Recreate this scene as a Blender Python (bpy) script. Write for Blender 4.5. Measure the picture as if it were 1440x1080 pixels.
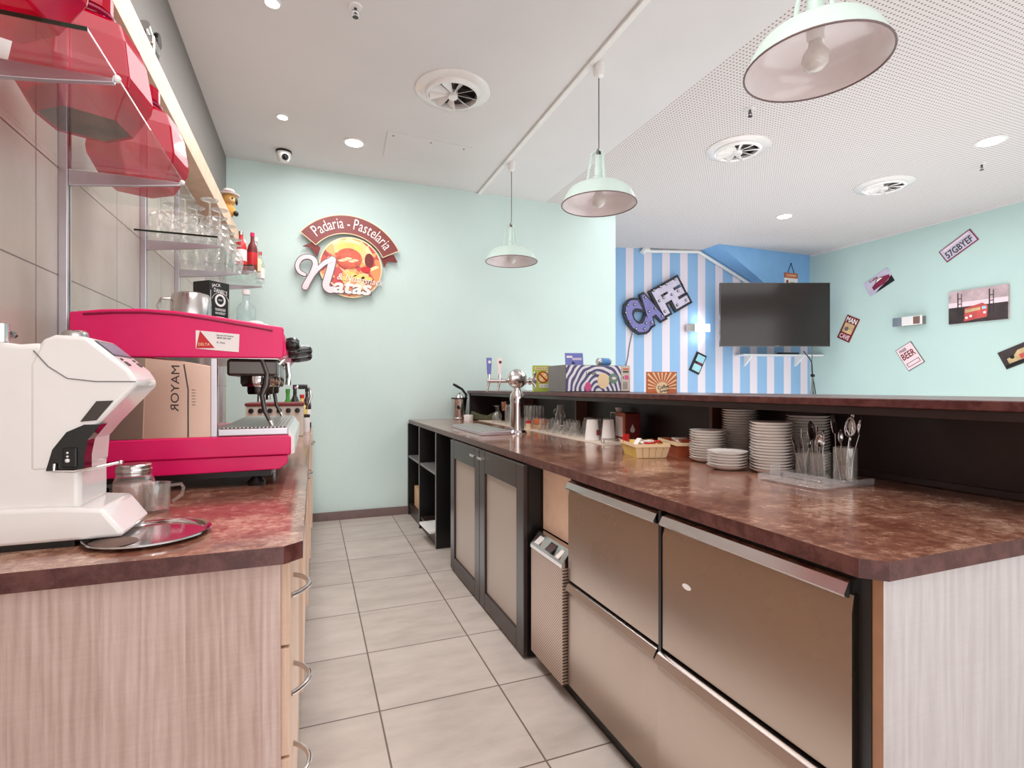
import bpy, math, random
from mathutils import Matrix, Vector
random.seed(7)
PI = math.pi
for o in list(bpy.data.objects):
    bpy.data.objects.remove(o)
SC = bpy.context.scene
COL = SC.collection

# ------------------------------------------------------------------ camera
cd = bpy.data.cameras.new('camera')
cam = bpy.data.objects.new('camera', cd)
COL.objects.link(cam)
cam.location = (0, 0, 1.225)
cam.rotation_euler = (PI / 2, 0, -math.radians(21.04))
cd.sensor_width = 36.0
cd.lens = 36.0 * 732 / 1440
cd.shift_y = 5.0 / 1440
cd.clip_start = 0.05
SC.camera = cam
SC.view_settings.view_transform = 'Standard'
SC.view_settings.look = 'None'
SC.view_settings.exposure = -0.06
SC.view_settings.gamma = 1.0
SC.view_settings.use_curve_mapping = False

# ------------------------------------------------------------------ daylight from the open rear, plus added fill lamps
w = bpy.data.worlds.new('daylight')
SC.world = w
w.use_nodes = True
w.node_tree.nodes['Background'].inputs[0].default_value = (1.0, 0.98, 0.97, 1)
w.node_tree.nodes['Background'].inputs[1].default_value = 0.9


CH_L = 3.19


def area(name, loc, rot, sx, sy, power, col=(1, 1, 1)):
    l = bpy.data.lights.new(name, 'AREA')
    l.shape = 'RECTANGLE'
    l.size = sx
    l.size_y = sy
    l.energy = power
    l.color = col
    o = bpy.data.objects.new(name, l)
    o.location = loc
    o.rotation_euler = rot
    COL.objects.link(o)
    return o


area('rear_daylight_fill', (2.6, -6.0, 1.9), (PI / 2, 0, 0), 9.0, 3.4, 135, (1.0, 0.985, 0.98))  # unseen area lamp added in place of shop-front daylight
area('aisle_top_fill', (0.15, 3.0, CH_L), (0, 0, 0), 0.8, 3.4, 46, (0.98, 0.99, 1.0))  # added soft fill standing in for scattered downlights, no such fitting overhead
area('front_top_fill', (0.3, 0.4, CH_L), (0, 0, 0), 1.6, 1.8, 30, (1.0, 0.965, 0.95))  # extra lamp put in to brighten saucers, worktops and grinder
area('dining_top_fill', (4.6, 3.2, CH_L), (0, 0, 0), 3.4, 3.6, 54, (0.98, 0.99, 1.0))  # invisible lamp added to even out the dining side
area('dining_up_fill', (4.4, 3.0, 0.12), (PI, 0, 0), 4.2, 4.6, 100, (0.97, 0.985, 1.0))  # upward lamp hidden behind the bar, added to lift the ceiling
area('entrance_up_fill', (1.2, -1.6, 0.12), (PI, 0, 0), 4.0, 1.8, 40, (0.97, 0.985, 1.0))  # added uplight behind the camera that brightens the near ceiling
area('aisle_up_fill', (0.4, 2.6, 0.03), (PI, 0, 0), 0.7, 4.6, 8, (0.95, 0.98, 1.0))  # weak upward lamp added to imitate light off the aisle floor


def spot(loc, power, col=(1.0, 0.86, 0.74), size=140):
    l = bpy.data.lights.new('downlight_lamp', 'SPOT')
    l.energy = power
    l.color = col
    l.spot_size = math.radians(size)
    l.spot_blend = 0.6
    l.shadow_soft_size = 0.06
    o = bpy.data.objects.new('downlight_lamp', l)
    o.location = loc
    COL.objects.link(o)


# ------------------------------------------------------------------ helpers
def lin(c):
    r = []
    for v in c[:3]:
        v /= 255.0
        r.append(v / 12.92 if v <= 0.04045 else ((v + 0.055) / 1.055) ** 2.4)
    return (r[0], r[1], r[2], 1.0)


MATS = {}


class NT:
    def __init__(s, name):
        s.m = bpy.data.materials.new(name)
        s.m.use_nodes = True
        s.t = s.m.node_tree
        s.b = s.t.nodes['Principled BSDF']
        s.out = s.t.nodes['Material Output']

    def n(s, typ, **k):
        nd = s.t.nodes.new(typ)
        for a, v in k.items():
            setattr(nd, a, v)
        return nd

    def l(s, a, b):
        s.t.links.new(a, b)

    def coord(s, kind='Object', scale=(1, 1, 1), rot=(0, 0, 0)):
        tc = s.n('ShaderNodeTexCoord')
        mp = s.n('ShaderNodeMapping')
        mp.inputs['Scale'].default_value = scale
        mp.inputs['Rotation'].default_value = rot
        s.l(tc.outputs[kind], mp.inputs['Vector'])
        return mp.outputs[0]

    def noise(s, vec, scale, detail=4, rough=0.55):
        nd = s.n('ShaderNodeTexNoise')
        nd.inputs['Scale'].default_value = scale
        nd.inputs['Detail'].default_value = detail
        nd.inputs['Roughness'].default_value = rough
        s.l(vec, nd.inputs['Vector'])
        return nd.outputs['Fac']

    def ramp(s, fac, stops, interp='LINEAR'):
        r = s.n('ShaderNodeValToRGB')
        r.color_ramp.interpolation = interp
        e = r.color_ramp.elements
        while len(e) < len(stops):
            e.new(0.5)
        for i, (p, c) in enumerate(stops):
            e[i].position = p
            e[i].color = lin(c)
        s.l(fac, r.inputs[0])
        return r.outputs[0]

    def math(s, op, a, b=None, c=None):
        m = s.n('ShaderNodeMath', operation=op)
        for i, v in enumerate((a, b, c)):
            if v is None:
                continue
            if isinstance(v, (int, float)):
                m.inputs[i].default_value = v
            else:
                s.l(v, m.inputs[i])
        return m.outputs[0]

    def mix(s, fac, a, b):
        m = s.n('ShaderNodeMix', data_type='RGBA')
        s.l(fac, m.inputs[0])
        for sock, v in ((m.inputs[6], a), (m.inputs[7], b)):
            if isinstance(v, tuple):
                sock.default_value = lin(v)
            else:
                s.l(v, sock)
        return m.outputs[2]

    def bump(s, h, strength=0.3, dist=0.01):
        b = s.n('ShaderNodeBump')
        b.inputs['Strength'].default_value = strength
        b.inputs['Distance'].default_value = dist
        s.l(h, b.inputs['Height'])
        s.l(b.outputs[0], s.b.inputs['Normal'])

    def base(s, col, rough=0.5, metal=0.0):
        if isinstance(col, tuple):
            s.b.inputs['Base Color'].default_value = lin(col)
        else:
            s.l(col, s.b.inputs['Base Color'])
        s.b.inputs['Roughness'].default_value = rough
        s.b.inputs['Metallic'].default_value = metal

    def sep(s, vec):
        x = s.n('ShaderNodeSeparateXYZ')
        s.l(vec, x.inputs[0])
        return x.outputs


def M(name):
    return MATS[name]


def plain(name, col, rough=0.5, metal=0.0, coat=0.0, var=0.04, emit=0.0):
    """flat coloured material with a faint procedural variation"""
    t = NT(name)
    if var:
        v = t.noise(t.coord(), 9.0, 3)
        lo = tuple(max(0, c * (1 - var)) for c in col)
        hi = tuple(min(255, c * (1 + var)) for c in col)
        t.base(t.ramp(v, [(0.3, lo), (0.7, hi)]), rough, metal)
    else:
        t.base(col, rough, metal)
    if coat:
        t.b.inputs['Coat Weight'].default_value = coat
        t.b.inputs['Coat Roughness'].default_value = 0.08
    if emit:
        t.b.inputs['Emission Color'].default_value = lin(col)
        t.b.inputs['Emission Strength'].default_value = emit
    MATS[name] = t.m
    return t.m


# paints and plastics
plain('mint_paint', (214, 234, 226), 0.35, coat=0.3, var=0.02)
plain('white_gloss', (236, 232, 230), 0.18, coat=0.5, var=0.01)
plain('white_matt', (238, 236, 233), 0.55, var=0.015)
plain('enamel_inside', (236, 226, 226), 0.2, coat=0.4, var=0.015)
plain('black', (16, 14, 14), 0.35, var=0.1)
plain('black_gloss', (10, 9, 10), 0.1, coat=0.4, var=0.0)
plain('dark_brown', (44, 30, 27), 0.4, var=0.12)
plain('espresso', (50, 38, 36), 0.34, coat=0.06, var=0.1)
plain('pink_paint', (226, 0, 98), 0.35, coat=0.2, var=0.02)
plain('pink_groove', (140, 4, 60), 0.4, var=0.0)
plain('grey_plastic', (120, 118, 116), 0.4)
plain('china', (246, 240, 235), 0.22, coat=0.4, var=0.01)
plain('paper_white', (240, 232, 230), 0.7, var=0.01)
plain('red', (205, 30, 40), 0.4)
plain('red_ink', (180, 30, 40), 0.6, var=0)
plain('dark_red', (120, 34, 34), 0.5, var=0.08)
plain('sign_brown', (136, 62, 60), 0.45, var=0.03)
plain('sign_pink', (244, 216, 222), 0.4, var=0.01)
plain('sign_edge', (120, 100, 100), 0.5, var=0.0)
plain('orange', (206, 112, 66), 0.55, var=0.05)
plain('cream', (250, 222, 180), 0.55, var=0.02)
plain('lime', (178, 196, 76), 0.5, var=0.03)
plain('leaf_green', (70, 150, 50), 0.5)
plain('olive', (84, 84, 58), 0.7, var=0.15)
plain('purple_blue', (118, 116, 178), 0.4, var=0.05)
plain('navy', (18, 18, 38), 0.4, var=0.0)
plain('card_blue', (112, 118, 190), 0.5, var=0.05)
plain('can_blue', (80, 140, 200), 0.35, var=0.05)
plain('sky_blue', (160, 214, 226), 0.5, var=0.05)
plain('soffit_blue', (128, 178, 226), 0.6, var=0.015)
plain('tan_fur', (214, 160, 84), 0.95, var=0.12)
plain('beige_wood', (226, 192, 166), 0.5, var=0.04)
plain('box_wood', (208, 164, 120), 0.6, var=0.08)
plain('terracotta', (190, 96, 62), 0.5, var=0.05)
plain('beige_plastic', (212, 200, 186), 0.4, var=0.03)
plain('magenta', (226, 90, 150), 0.5, var=0.0)
plain('eye_green', (120, 150, 130), 0.5, var=0.0)
plain('yellow', (240, 206, 110), 0.5, var=0.05)
plain('bread', (196, 92, 72), 0.6, var=0.2)
plain('photo_sky', (190, 166, 170), 0.4, var=0.12)
plain('photo_sand', (206, 176, 130), 0.4, var=0.12)
plain('photo_dark', (58, 46, 46), 0.4, var=0.2)
plain('photo_lilac', (198, 190, 212), 0.4, var=0.05)
plain('photo_red', (200, 84, 80), 0.4, var=0.1)
plain('wine', (128, 28, 62), 0.4, var=0.15)
plain('coffee_beans', (84, 56, 46), 0.7, var=0.4)
plain('grounds', (96, 74, 66), 0.9, var=0.3)
plain('oats', (206, 176, 168), 0.8, var=0.12)
plain('baseboard_tile', (128, 106, 104), 0.45, var=0.06)
plain('cloth_mat', (226, 208, 190), 0.8, var=0.06)
plain('trim_white', (236, 236, 236), 0.4, var=0.01)
plain('lamp_glow', (255, 240, 222), 0.5, var=0, emit=14.0)
plain('sconce_glow', (225, 240, 255), 0.5, var=0, emit=3.0)
plain('tv_screen', (30, 20, 19), 0.12, coat=0.15, var=0.1)
plain('screen_lcd', (120, 116, 140), 0.25, var=0.15)
plain('bulb_glass', (222, 216, 210), 0.15, coat=0.5, var=0.0)
plain('divider_brown', (104, 66, 54), 0.4, var=0.08)
plain('glass_edge', (26, 44, 34), 0.15, coat=0.4, var=0.05)
plain('oak_edge', (168, 120, 88), 0.5, var=0.08)
plain('dark_recess', (24, 20, 20), 0.7, var=0.1)


def metal(name, col, rough, brush=None, strength=0.06):
    t = NT(name)
    t.base(col, rough, 1.0)
    if brush:
        v = t.noise(t.coord('Object', brush), 6.0, 3)
        t.bump(v, strength, 0.002)
        cl = t.noise(t.coord('Object', (2, 2, 2)), 1.6, 3)
        rr = t.n('ShaderNodeMapRange')
        rr.inputs[3].default_value = rough - 0.06
        rr.inputs[4].default_value = rough + 0.1
        t.l(cl, rr.inputs[0])
        t.l(rr.outputs[0], t.b.inputs['Roughness'])
    MATS[name] = t.m


metal('chrome', (224, 220, 220), 0.1)
metal('bright_steel', (208, 202, 200), 0.2)
metal('brushed_steel', (164, 146, 133), 0.27, (2, 2, 120), 0.012)
metal('alu', (210, 204, 212), 0.3)
metal('steel_panel', (222, 190, 172), 0.34, (60, 3, 3), 0.03)
metal('dark_steel', (90, 84, 82), 0.25)
metal('copper', (206, 150, 130), 0.25)


def glass(name, tint=(1, 1, 1), edge=0.75, facing=0.06, rough=0.03, body=None, body_fac=0.0):
    """thin clear material: see-through in the middle, shiny at grazing angles"""
    t = NT(name)
    tr = t.n('ShaderNodeBsdfTransparent')
    tr.inputs[0].default_value = (*tint, 1)
    gl = t.n('ShaderNodeBsdfGlossy')
    gl.inputs['Roughness'].default_value = rough
    gl.inputs[0].default_value = (0.95, 0.95, 0.95, 1)
    lw = t.n('ShaderNodeLayerWeight')
    lw.inputs[0].default_value = 0.5
    p = t.math('POWER', lw.outputs['Facing'], 2.2)
    f = t.math('MULTIPLY_ADD', p, edge, facing)
    base = tr.outputs[0]
    if body:
        df = t.n('ShaderNodeBsdfDiffuse')
        df.inputs[0].default_value = lin(body)
        mb = t.n('ShaderNodeMixShader')
        mb.inputs[0].default_value = body_fac
        t.l(base, mb.inputs[1])
        t.l(df.outputs[0], mb.inputs[2])
        base = mb.outputs[0]
    mx = t.n('ShaderNodeMixShader')
    t.l(f, mx.inputs[0])
    t.l(base, mx.inputs[1])
    t.l(gl.outputs[0], mx.inputs[2])
    t.l(mx.outputs[0], t.out.inputs[0])
    MATS[name] = t.m


glass('clear_glass', (0.98, 0.98, 0.97), 0.85, 0.08, 0.03, (238, 236, 232), 0.06)  # whitish diffuse share paints brightness into the glass where little light reaches
glass('shelf_glass', (0.96, 0.98, 0.97), 0.3, 0.03)
glass('acrylic', (0.98, 0.98, 0.98), 0.6, 0.06, 0.03, (250, 245, 245), 0.16)  # pale diffuse body paints in the bright look of lit edges
glass('tank_water', (0.92, 0.96, 0.96), 0.3, 0.04, 0.05, (205, 222, 222), 0.18)
glass('red_clear', (0.85, 0.04, 0.18), 0.16, 0.03, 0.06, (204, 0, 52), 0.55)
glass('bottle_dark', (0.3, 0.1, 0.1), 0.4, 0.06, 0.05, (60, 20, 22), 0.5)


# surfaces -----------------------------------------------------------
def m_wall(name, col, rough=0.75, bump=0.25):
    t = NT(name)
    c = t.coord()
    v = t.noise(c, 1.3, 3)
    lo = tuple(k * 0.975 for k in col)
    t.base(t.ramp(v, [(0.3, lo), (0.7, col)]), rough)
    t.bump(t.noise(c, 60.0, 3), bump, 0.004)
    MATS[name] = t.m


m_wall('wall_mint', (212, 232, 228))
m_wall('wall_teal', (194, 219, 214))
m_wall('wall_grey', (128, 122, 118), 0.6, 0.05)
m_wall('ceiling_white', (226, 223, 223), 0.8, 0.03)


def m_perforated():
    t = NT('perforated_ceiling')
    c = t.coord('Object')
    s = t.sep(c)
    pit = 0.026
    fx = t.math('SUBTRACT', t.math('FRACT', t.math('DIVIDE', s[0], pit)), 0.5)
    fy = t.math('SUBTRACT', t.math('FRACT', t.math('DIVIDE', s[1], pit)), 0.5)
    d = t.math('SQRT', t.math('ADD', t.math('MULTIPLY', fx, fx), t.math('MULTIPLY', fy, fy)))
    hole = t.math('LESS_THAN', d, 0.21)
    t.base(t.mix(hole, (223, 216, 215), (128, 118, 116)), 0.8)
    MATS['perforated_ceiling'] = t.m


m_perforated()


def m_floor():
    t = NT('floor_tile')
    c = t.coord('Object')
    s = t.sep(c)
    px, py, ox, oy = 0.478, 0.4635, 0.24, 2.018
    ux = t.math('DIVIDE', t.math('SUBTRACT', s[0], ox), px)
    uy = t.math('DIVIDE', t.math('SUBTRACT', s[1], oy), py)

    def edge(u, p):
        f = t.math('FRACT', u)
        a = t.math('MINIMUM', f, t.math('SUBTRACT', 1.0, f))
        return t.math('LESS_THAN', a, 0.0032 / p)
    g = t.math('MAXIMUM', edge(ux, px), edge(uy, py))
    cell = t.n('ShaderNodeCombineXYZ')
    t.l(t.math('FLOOR', ux), cell.inputs[0])
    t.l(t.math('FLOOR', uy), cell.inputs[1])
    wn = t.n('ShaderNodeTexWhiteNoise')
    t.l(cell.outputs[0], wn.inputs[0])
    big = t.noise(t.coord('Object', (1, 2.5, 1)), 3.2, 5, 0.6)
    fac = t.math('ADD', t.math('MULTIPLY', big, 0.85), t.math('MULTIPLY', wn.outputs[0], 0.15))
    tile = t.ramp(fac, [(0.3, (182, 171, 163)), (0.5, (199, 188, 180)), (0.72, (210, 200, 192))])
    t.base(t.mix(g, tile, (112, 98, 90)), 0.5)
    t.bump(t.math('SUBTRACT', 1.0, g), 0.4, 0.003)
    MATS['floor_tile'] = t.m


m_floor()


def m_walltile():
    t = NT('wall_tile')
    s = t.sep(t.coord('Object'))
    px, pz, oy, oz = 0.62, 0.313, 2.38, 1.553
    uy = t.math('DIVIDE', t.math('SUBTRACT', s[1], oy), px)
    uz = t.math('DIVIDE', t.math('SUBTRACT', s[2], oz), pz)

    def edge(u, p):
        f = t.math('FRACT', u)
        a = t.math('MINIMUM', f, t.math('SUBTRACT', 1.0, f))
        return t.math('LESS_THAN', a, 0.0022 / p)
    g = t.math('MAXIMUM', edge(uy, px), edge(uz, pz))
    v = t.noise(t.coord('Object', (1, 1, 0.6)), 4.0, 4)
    tile = t.ramp(v, [(0.3, (176, 162, 152)), (0.7, (200, 186, 176))])
    t.base(t.mix(g, tile, (110, 94, 88)), 0.3)
    t.bump(t.math('SUBTRACT', 1.0, g), 0.3, 0.002)
    MATS['wall_tile'] = t.m


m_walltile()


def m_stripes():
    t = NT('striped_paint')
    s = t.sep(t.coord('Object'))
    f = t.math('FRACT', t.math('DIVIDE', t.math('SUBTRACT', s[0], 4.286), 0.2668))
    blue = t.math('LESS_THAN', f, 0.58)
    v = t.noise(t.coord('Object'), 1.5, 2)
    b = t.ramp(v, [(0.3, (142, 182, 222)), (0.7, (148, 187, 226))])
    t.base(t.mix(blue, (230, 220, 230), b), 0.65)
    MATS['striped_paint'] = t.m


m_stripes()


def m_worktop():
    t = NT('worktop_brown')
    c = t.coord('Object', (1, 1, 1))
    n1 = t.noise(c, 5.0, 8, 0.72)
    n2 = t.noise(c, 46.0, 5, 0.7)
    f = t.math('ADD', t.math('MULTIPLY', n1, 0.62), t.math('MULTIPLY', n2, 0.38))
    col = t.ramp(f, [(0.36, (92, 50, 40)), (0.46, (126, 78, 62)), (0.53, (158, 112, 92)), (0.62, (206, 168, 146))])
    t.base(col, 0.2)
    t.b.inputs['Coat Weight'].default_value = 0.5
    t.b.inputs['Coat Roughness'].default_value = 0.1
    t.bump(n2, 0.06, 0.002)
    MATS['worktop_brown'] = t.m


m_worktop()


def m_edge():
    t = NT('worktop_edge')
    c = t.coord('Object')
    n1 = t.noise(c, 30.0, 6, 0.7)
    t.base(t.ramp(n1, [(0.42, (74, 34, 32)), (0.6, (100, 58, 54))]), 0.3)
    MATS['worktop_edge'] = t.m


m_edge()


def m_oak(name, cols, axis_scale, plank=(0, 0.13)):
    """sawn oak laminate: staves with vertical grain and cross saw marks"""
    t = NT(name)
    c = t.coord('Object')
    s = t.sep(c)
    u = t.math('DIVIDE', s[plank[0]], plank[1])
    pn = t.n('ShaderNodeTexWhiteNoise', noise_dimensions='1D')
    t.l(t.math('FLOOR', u), pn.inputs[1])
    off = t.n('ShaderNodeCombineXYZ')
    t.l(t.math('MULTIPLY', pn.outputs[0], 7.0), off.inputs[2])
    add = t.n('ShaderNodeVectorMath', operation='ADD')
    t.l(c, add.inputs[0])
    t.l(off.outputs[0], add.inputs[1])
    mp = t.n('ShaderNodeMapping')
    mp.inputs['Scale'].default_value = axis_scale
    t.l(add.outputs[0], mp.inputs[0])
    wv = t.n('ShaderNodeTexWave', wave_type='BANDS', bands_direction='X')
    wv.inputs['Scale'].default_value = 1.3
    wv.inputs['Distortion'].default_value = 9.0
    wv.inputs['Detail'].default_value = 4.0
    wv.inputs['Detail Scale'].default_value = 1.6
    t.l(mp.outputs[0], wv.inputs[0])
    fine = t.noise(mp.outputs[0], 9.0, 5, 0.65)
    cross = t.noise(t.coord('Object', (6, 6, 110)), 1.4, 2)
    f = t.math('ADD', t.math('MULTIPLY', wv.outputs['Fac'], 0.16), t.math('MULTIPLY', fine, 0.54))
    f = t.math('ADD', f, t.math('MULTIPLY', cross, 0.14))
    f = t.math('ADD', f, t.math('MULTIPLY', pn.outputs[0], 0.16))
    t.base(t.ramp(f, [(0.25, cols[0]), (0.5, cols[1]), (0.72, cols[2])]), 0.55)
    t.bump(fine, 0.15, 0.002)
    MATS[name] = t.m


m_oak('sonoma_oak', ((174, 145, 135), (197, 169, 160), (211, 188, 180)), (14, 14, 0.9))
m_oak('white_oak', ((190, 182, 183), (203, 197, 198), (213, 208, 209)), (8, 8, 0.7), (0, 0.21))
m_oak('front_oak', ((206, 172, 148), (220, 188, 164), (230, 202, 182)), (16, 16, 1.0), (1, 0.3))


def m_dots(name, base, dark, pit, rad, ax=(1, 2), metallic=0.0, rough=0.4, diag=True):
    t = NT(name)
    s = t.sep(t.coord('Object'))
    a, b = s[ax[0]], s[ax[1]]
    if diag:
        a, b = t.math('ADD', a, b), t.math('SUBTRACT', a, b)
    fx = t.math('SUBTRACT', t.math('FRACT', t.math('DIVIDE', a, pit)), 0.5)
    fy = t.math('SUBTRACT', t.math('FRACT', t.math('DIVIDE', b, pit)), 0.5)
    d = t.math('ADD', t.math('MULTIPLY', fx, fx), t.math('MULTIPLY', fy, fy))
    hole = t.math('LESS_THAN', d, rad * rad)
    t.base(t.mix(hole, base, dark), rough, metallic)
    MATS[name] = t.m


m_dots('perforated_steel', (200, 176, 160), (96, 78, 72), 0.012, 0.33, metallic=0.6, rough=0.4)
m_dots('woven_panel', (184, 170, 158), (128, 113, 104), 0.012, 0.3, rough=0.5)
m_dots('drip_grid', (206, 200, 194), (80, 74, 72), 0.011, 0.32, ax=(0, 1), metallic=0.6, rough=0.35, diag=False)
m_dots('mat_dots', (234, 218, 202), (190, 168, 150), 0.02, 0.3, ax=(0, 1), rough=0.8, diag=False)


def m_food():
    t = NT('food_print')
    v = t.n('ShaderNodeTexVoronoi')
    v.inputs['Scale'].default_value = 16.0
    t.l(t.coord('Object'), v.inputs['Vector'])
    sp = t.n('ShaderNodeSeparateColor')
    t.l(v.outputs['Color'], sp.inputs[0])
    t.base(t.ramp(sp.outputs[0], [(0.0, (236, 150, 92)), (0.22, (250, 204, 140)), (0.42, (206, 72, 70)),
                                  (0.6, (246, 176, 110)), (0.75, (160, 60, 50)), (0.88, (252, 224, 170))], 'CONSTANT'), 0.35)
    MATS['food_print'] = t.m


m_food()


def m_zebra():
    t = NT('zebra_print')
    c = t.coord('Object', (1, 1, 1))
    wv = t.n('ShaderNodeTexWave', wave_type='RINGS', rings_direction='Y')
    wv.inputs['Scale'].default_value = 9.0
    wv.inputs['Distortion'].default_value = 3.5
    wv.inputs['Detail'].default_value = 1.0
    t.l(c, wv.inputs[0])
    t.base(t.ramp(wv.outputs['Fac'], [(0.0, (84, 82, 130)), (0.5, (240, 236, 244))], 'CONSTANT'), 0.35)
    MATS['zebra_print'] = t.m


m_zebra()


# ------------------------------------------------------------------ mesh builder
TXT = {}


def text_raw(s, bold=0.0):
    key = (s, bold)
    if key not in TXT:
        cu = bpy.data.curves.new('lettering', 'FONT')
        cu.body = s
        cu.size = 1.0
        cu.offset = bold
        cu.resolution_u = 3
        ob = bpy.data.objects.new('lettering', cu)
        me = bpy.data.meshes.new_from_object(ob)
        vs = [tuple(v.co) for v in me.vertices]
        fs = [tuple(p.vertices) for p in me.polygons]
        bpy.data.meshes.remove(me)
        bpy.data.objects.remove(ob)
        bpy.data.curves.remove(cu)
        TXT[key] = (vs, fs)
    return TXT[key]


class MB:
    def __init__(s):
        s.v, s.f, s.mi = [], [], []
        s.T = Matrix.Identity(4)
        s.cur = 0

    def add(s, vs, fs):
        o = len(s.v)
        for p in vs:
            s.v.append(tuple(s.T @ Vector(p)))
        for f in fs:
            s.f.append(tuple(i + o for i in f))
            s.mi.append(s.cur)
        return s

    def mat(s, i):
        s.cur = i
        return s

    def box(s, x0, y0, z0, x1, y1, z1):
        x0, x1 = min(x0, x1), max(x0, x1)
        y0, y1 = min(y0, y1), max(y0, y1)
        z0, z1 = min(z0, z1), max(z0, z1)
        v = [(x0, y0, z0), (x1, y0, z0), (x1, y1, z0), (x0, y1, z0), (x0, y0, z1), (x1, y0, z1), (x1, y1, z1), (x0, y1, z1)]
        f = [(0, 3, 2, 1), (4, 5, 6, 7), (0, 1, 5, 4), (1, 2, 6, 5), (2, 3, 7, 6), (3, 0, 4, 7)]
        return s.add(v, f)

    def lathe(s, prof, c=(0, 0, 0), seg=24, rot=None, a0=0.0, closed=False, sx=1.0, sy=1.0):
        """profile [(r,z)] turned about z through c; rot is an optional Matrix"""
        vs, fs, rings = [], [], []
        for r, z in prof:
            if r < 1e-6:
                rings.append([len(vs)])
                vs.append((0, 0, z))
            else:
                rings.append(list(range(len(vs), len(vs) + seg)))
                for k in range(seg):
                    a = a0 + 2 * PI * k / seg
                    vs.append((r * math.cos(a) * sx, r * math.sin(a) * sy, z))
        pairs = list(zip(rings, rings[1:]))
        if closed:
            pairs.append((rings[-1], rings[0]))
        for A, B in pairs:
            if len(A) == 1 and len(B) == 1:
                continue
            for k in range(seg):
                k2 = (k + 1) % seg
                if len(A) == 1:
                    fs.append((A[0], B[k2], B[k]))
                elif len(B) == 1:
                    fs.append((A[k], A[k2], B[0]))
                else:
                    fs.append((A[k], A[k2], B[k2], B[k]))
        R = rot.to_4x4() if rot is not None else Matrix.Identity(4)
        m = Matrix.Translation(c) @ R
        return s.add([tuple(m @ Vector(p)) for p in vs], fs)

    def cyl(s, c, r, h, seg=20, r2=None, rot=None):
        r2 = r if r2 is None else r2
        return s.lathe([(0, 0), (r, 0), (r2, h), (0, h)], c, seg, rot)

    def ball(s, c, r, seg=16, sc=(1, 1, 1)):
        n = seg // 2
        prof = [(0, -r)] + [(r * math.sin(PI * i / n), -r * math.cos(PI * i / n)) for i in range(1, n)] + [(0, r)]
        prof = [(a, b * sc[2]) for a, b in prof]
        return s.lathe(prof, c, seg, sx=sc[0], sy=sc[1])

    def tube(s, pts, r, seg=8, cap=True):
        P = [Vector(p) for p in pts]
        rr = r if isinstance(r, (list, tuple)) else [r] * len(P)
        vs, fs = [], []
        up = None
        for i, p in enumerate(P):
            if i == 0:
                d = P[1] - p
            elif i == len(P) - 1:
                d = p - P[i - 1]
            else:
                d = (P[i + 1] - p).normalized() + (p - P[i - 1]).normalized()
            if d.length < 1e-9:
                d = Vector((0, 0, 1))
            d.normalize()
            if up is None:
                up = Vector((0, 0, 1)) if abs(d.z) < 0.9 else Vector((1, 0, 0))
            a = up.cross(d)
            if a.length < 1e-6:
                a = Vector((1, 0, 0)).cross(d)
            a.normalize()
            b = d.cross(a)
            up = b
            for k in range(seg):
                t = 2 * PI * k / seg
                vs.append(tuple(p + (a * math.cos(t) + b * math.sin(t)) * rr[i]))
        for i in range(len(P) - 1):
            for k in range(seg):
                k2 = (k + 1) % seg
                fs.append((i * seg + k, i * seg + k2, (i + 1) * seg + k2, (i + 1) * seg + k))
        if cap:
            fs.append(tuple(range(seg))[::-1])
            fs.append(tuple((len(P) - 1) * seg + k for k in range(seg)))
        return s.add(vs, fs)

    def prism(s, poly, a, b, plane='xy'):
        """extrude a 2-D polygon from a to b along the axis missing from plane"""
        n = len(poly)

        def p3(p, t):
            if plane == 'xy':
                return (p[0], p[1], t)
            if plane == 'xz':
                return (p[0], t, p[1])
            return (t, p[0], p[1])
        vs = [p3(p, a) for p in poly] + [p3(p, b) for p in poly]
        fs = [tuple(range(n))[::-1], tuple(range(n, 2 * n))]
        for i in range(n):
            j = (i + 1) % n
            fs.append((i, j, n + j, n + i))
        return s.add(vs, fs)

    def disc(s, c, r, z0, z1, seg=32, sx=1, sy=1):
        return s.prism([(c[0] + r * sx * math.cos(2 * PI * k / seg), c[1] + r * sy * math.sin(2 * PI * k / seg)) for k in range(seg)], z0, z1)

    def ringarc(s, c, r0, r1, a0, a1, z0, z1, seg=28):
        pts = [(c[0] + r1 * math.cos(a0 + (a1 - a0) * k / seg), c[1] + r1 * math.sin(a0 + (a1 - a0) * k / seg)) for k in range(seg + 1)]
        ins = [(c[0] + r0 * math.cos(a0 + (a1 - a0) * k / seg), c[1] + r0 * math.sin(a0 + (a1 - a0) * k / seg)) for k in range(seg + 1)]
        for k in range(seg):
            s.prism([ins[k], pts[k], pts[k + 1], ins[k + 1]], z0, z1)
        return s

    def text(s, txt, cx, cy, width, height, z0, z1, rot=0.0, bold=0.0, mirror=False):
        vs, fs = text_raw(txt, bold)
        if not vs:
            return s
        xs = [p[0] for p in vs]
        ys = [p[1] for p in vs]
        w0, h0 = max(xs) - min(xs), max(ys) - min(ys)
        mx, my = (max(xs) + min(xs)) / 2, (max(ys) + min(ys)) / 2
        kx = (width / w0) if width else (height / h0)
        ky = (height / h0) if height else kx
        if mirror:
            kx = -kx
        ca, sa = math.cos(rot), math.sin(rot)

        def q(p, z):
            x, y = (p[0] - mx) * kx, (p[1] - my) * ky
            return (cx + x * ca - y * sa, cy + x * sa + y * ca, z)
        n = len(vs)
        V = [q(p, z1) for p in vs] + [q(p, z0) for p in vs]
        Fs = [tuple(f) for f in fs]
        cnt = {}
        for f in fs:
            for i in range(len(f)):
                e = (f[i], f[(i + 1) % len(f)])
                cnt[e] = 1
        for (i, j) in cnt:
            if (j, i) not in cnt:
                Fs.append((i, j, n + j, n + i)[::-1])
        return s.add(V, Fs)

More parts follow.
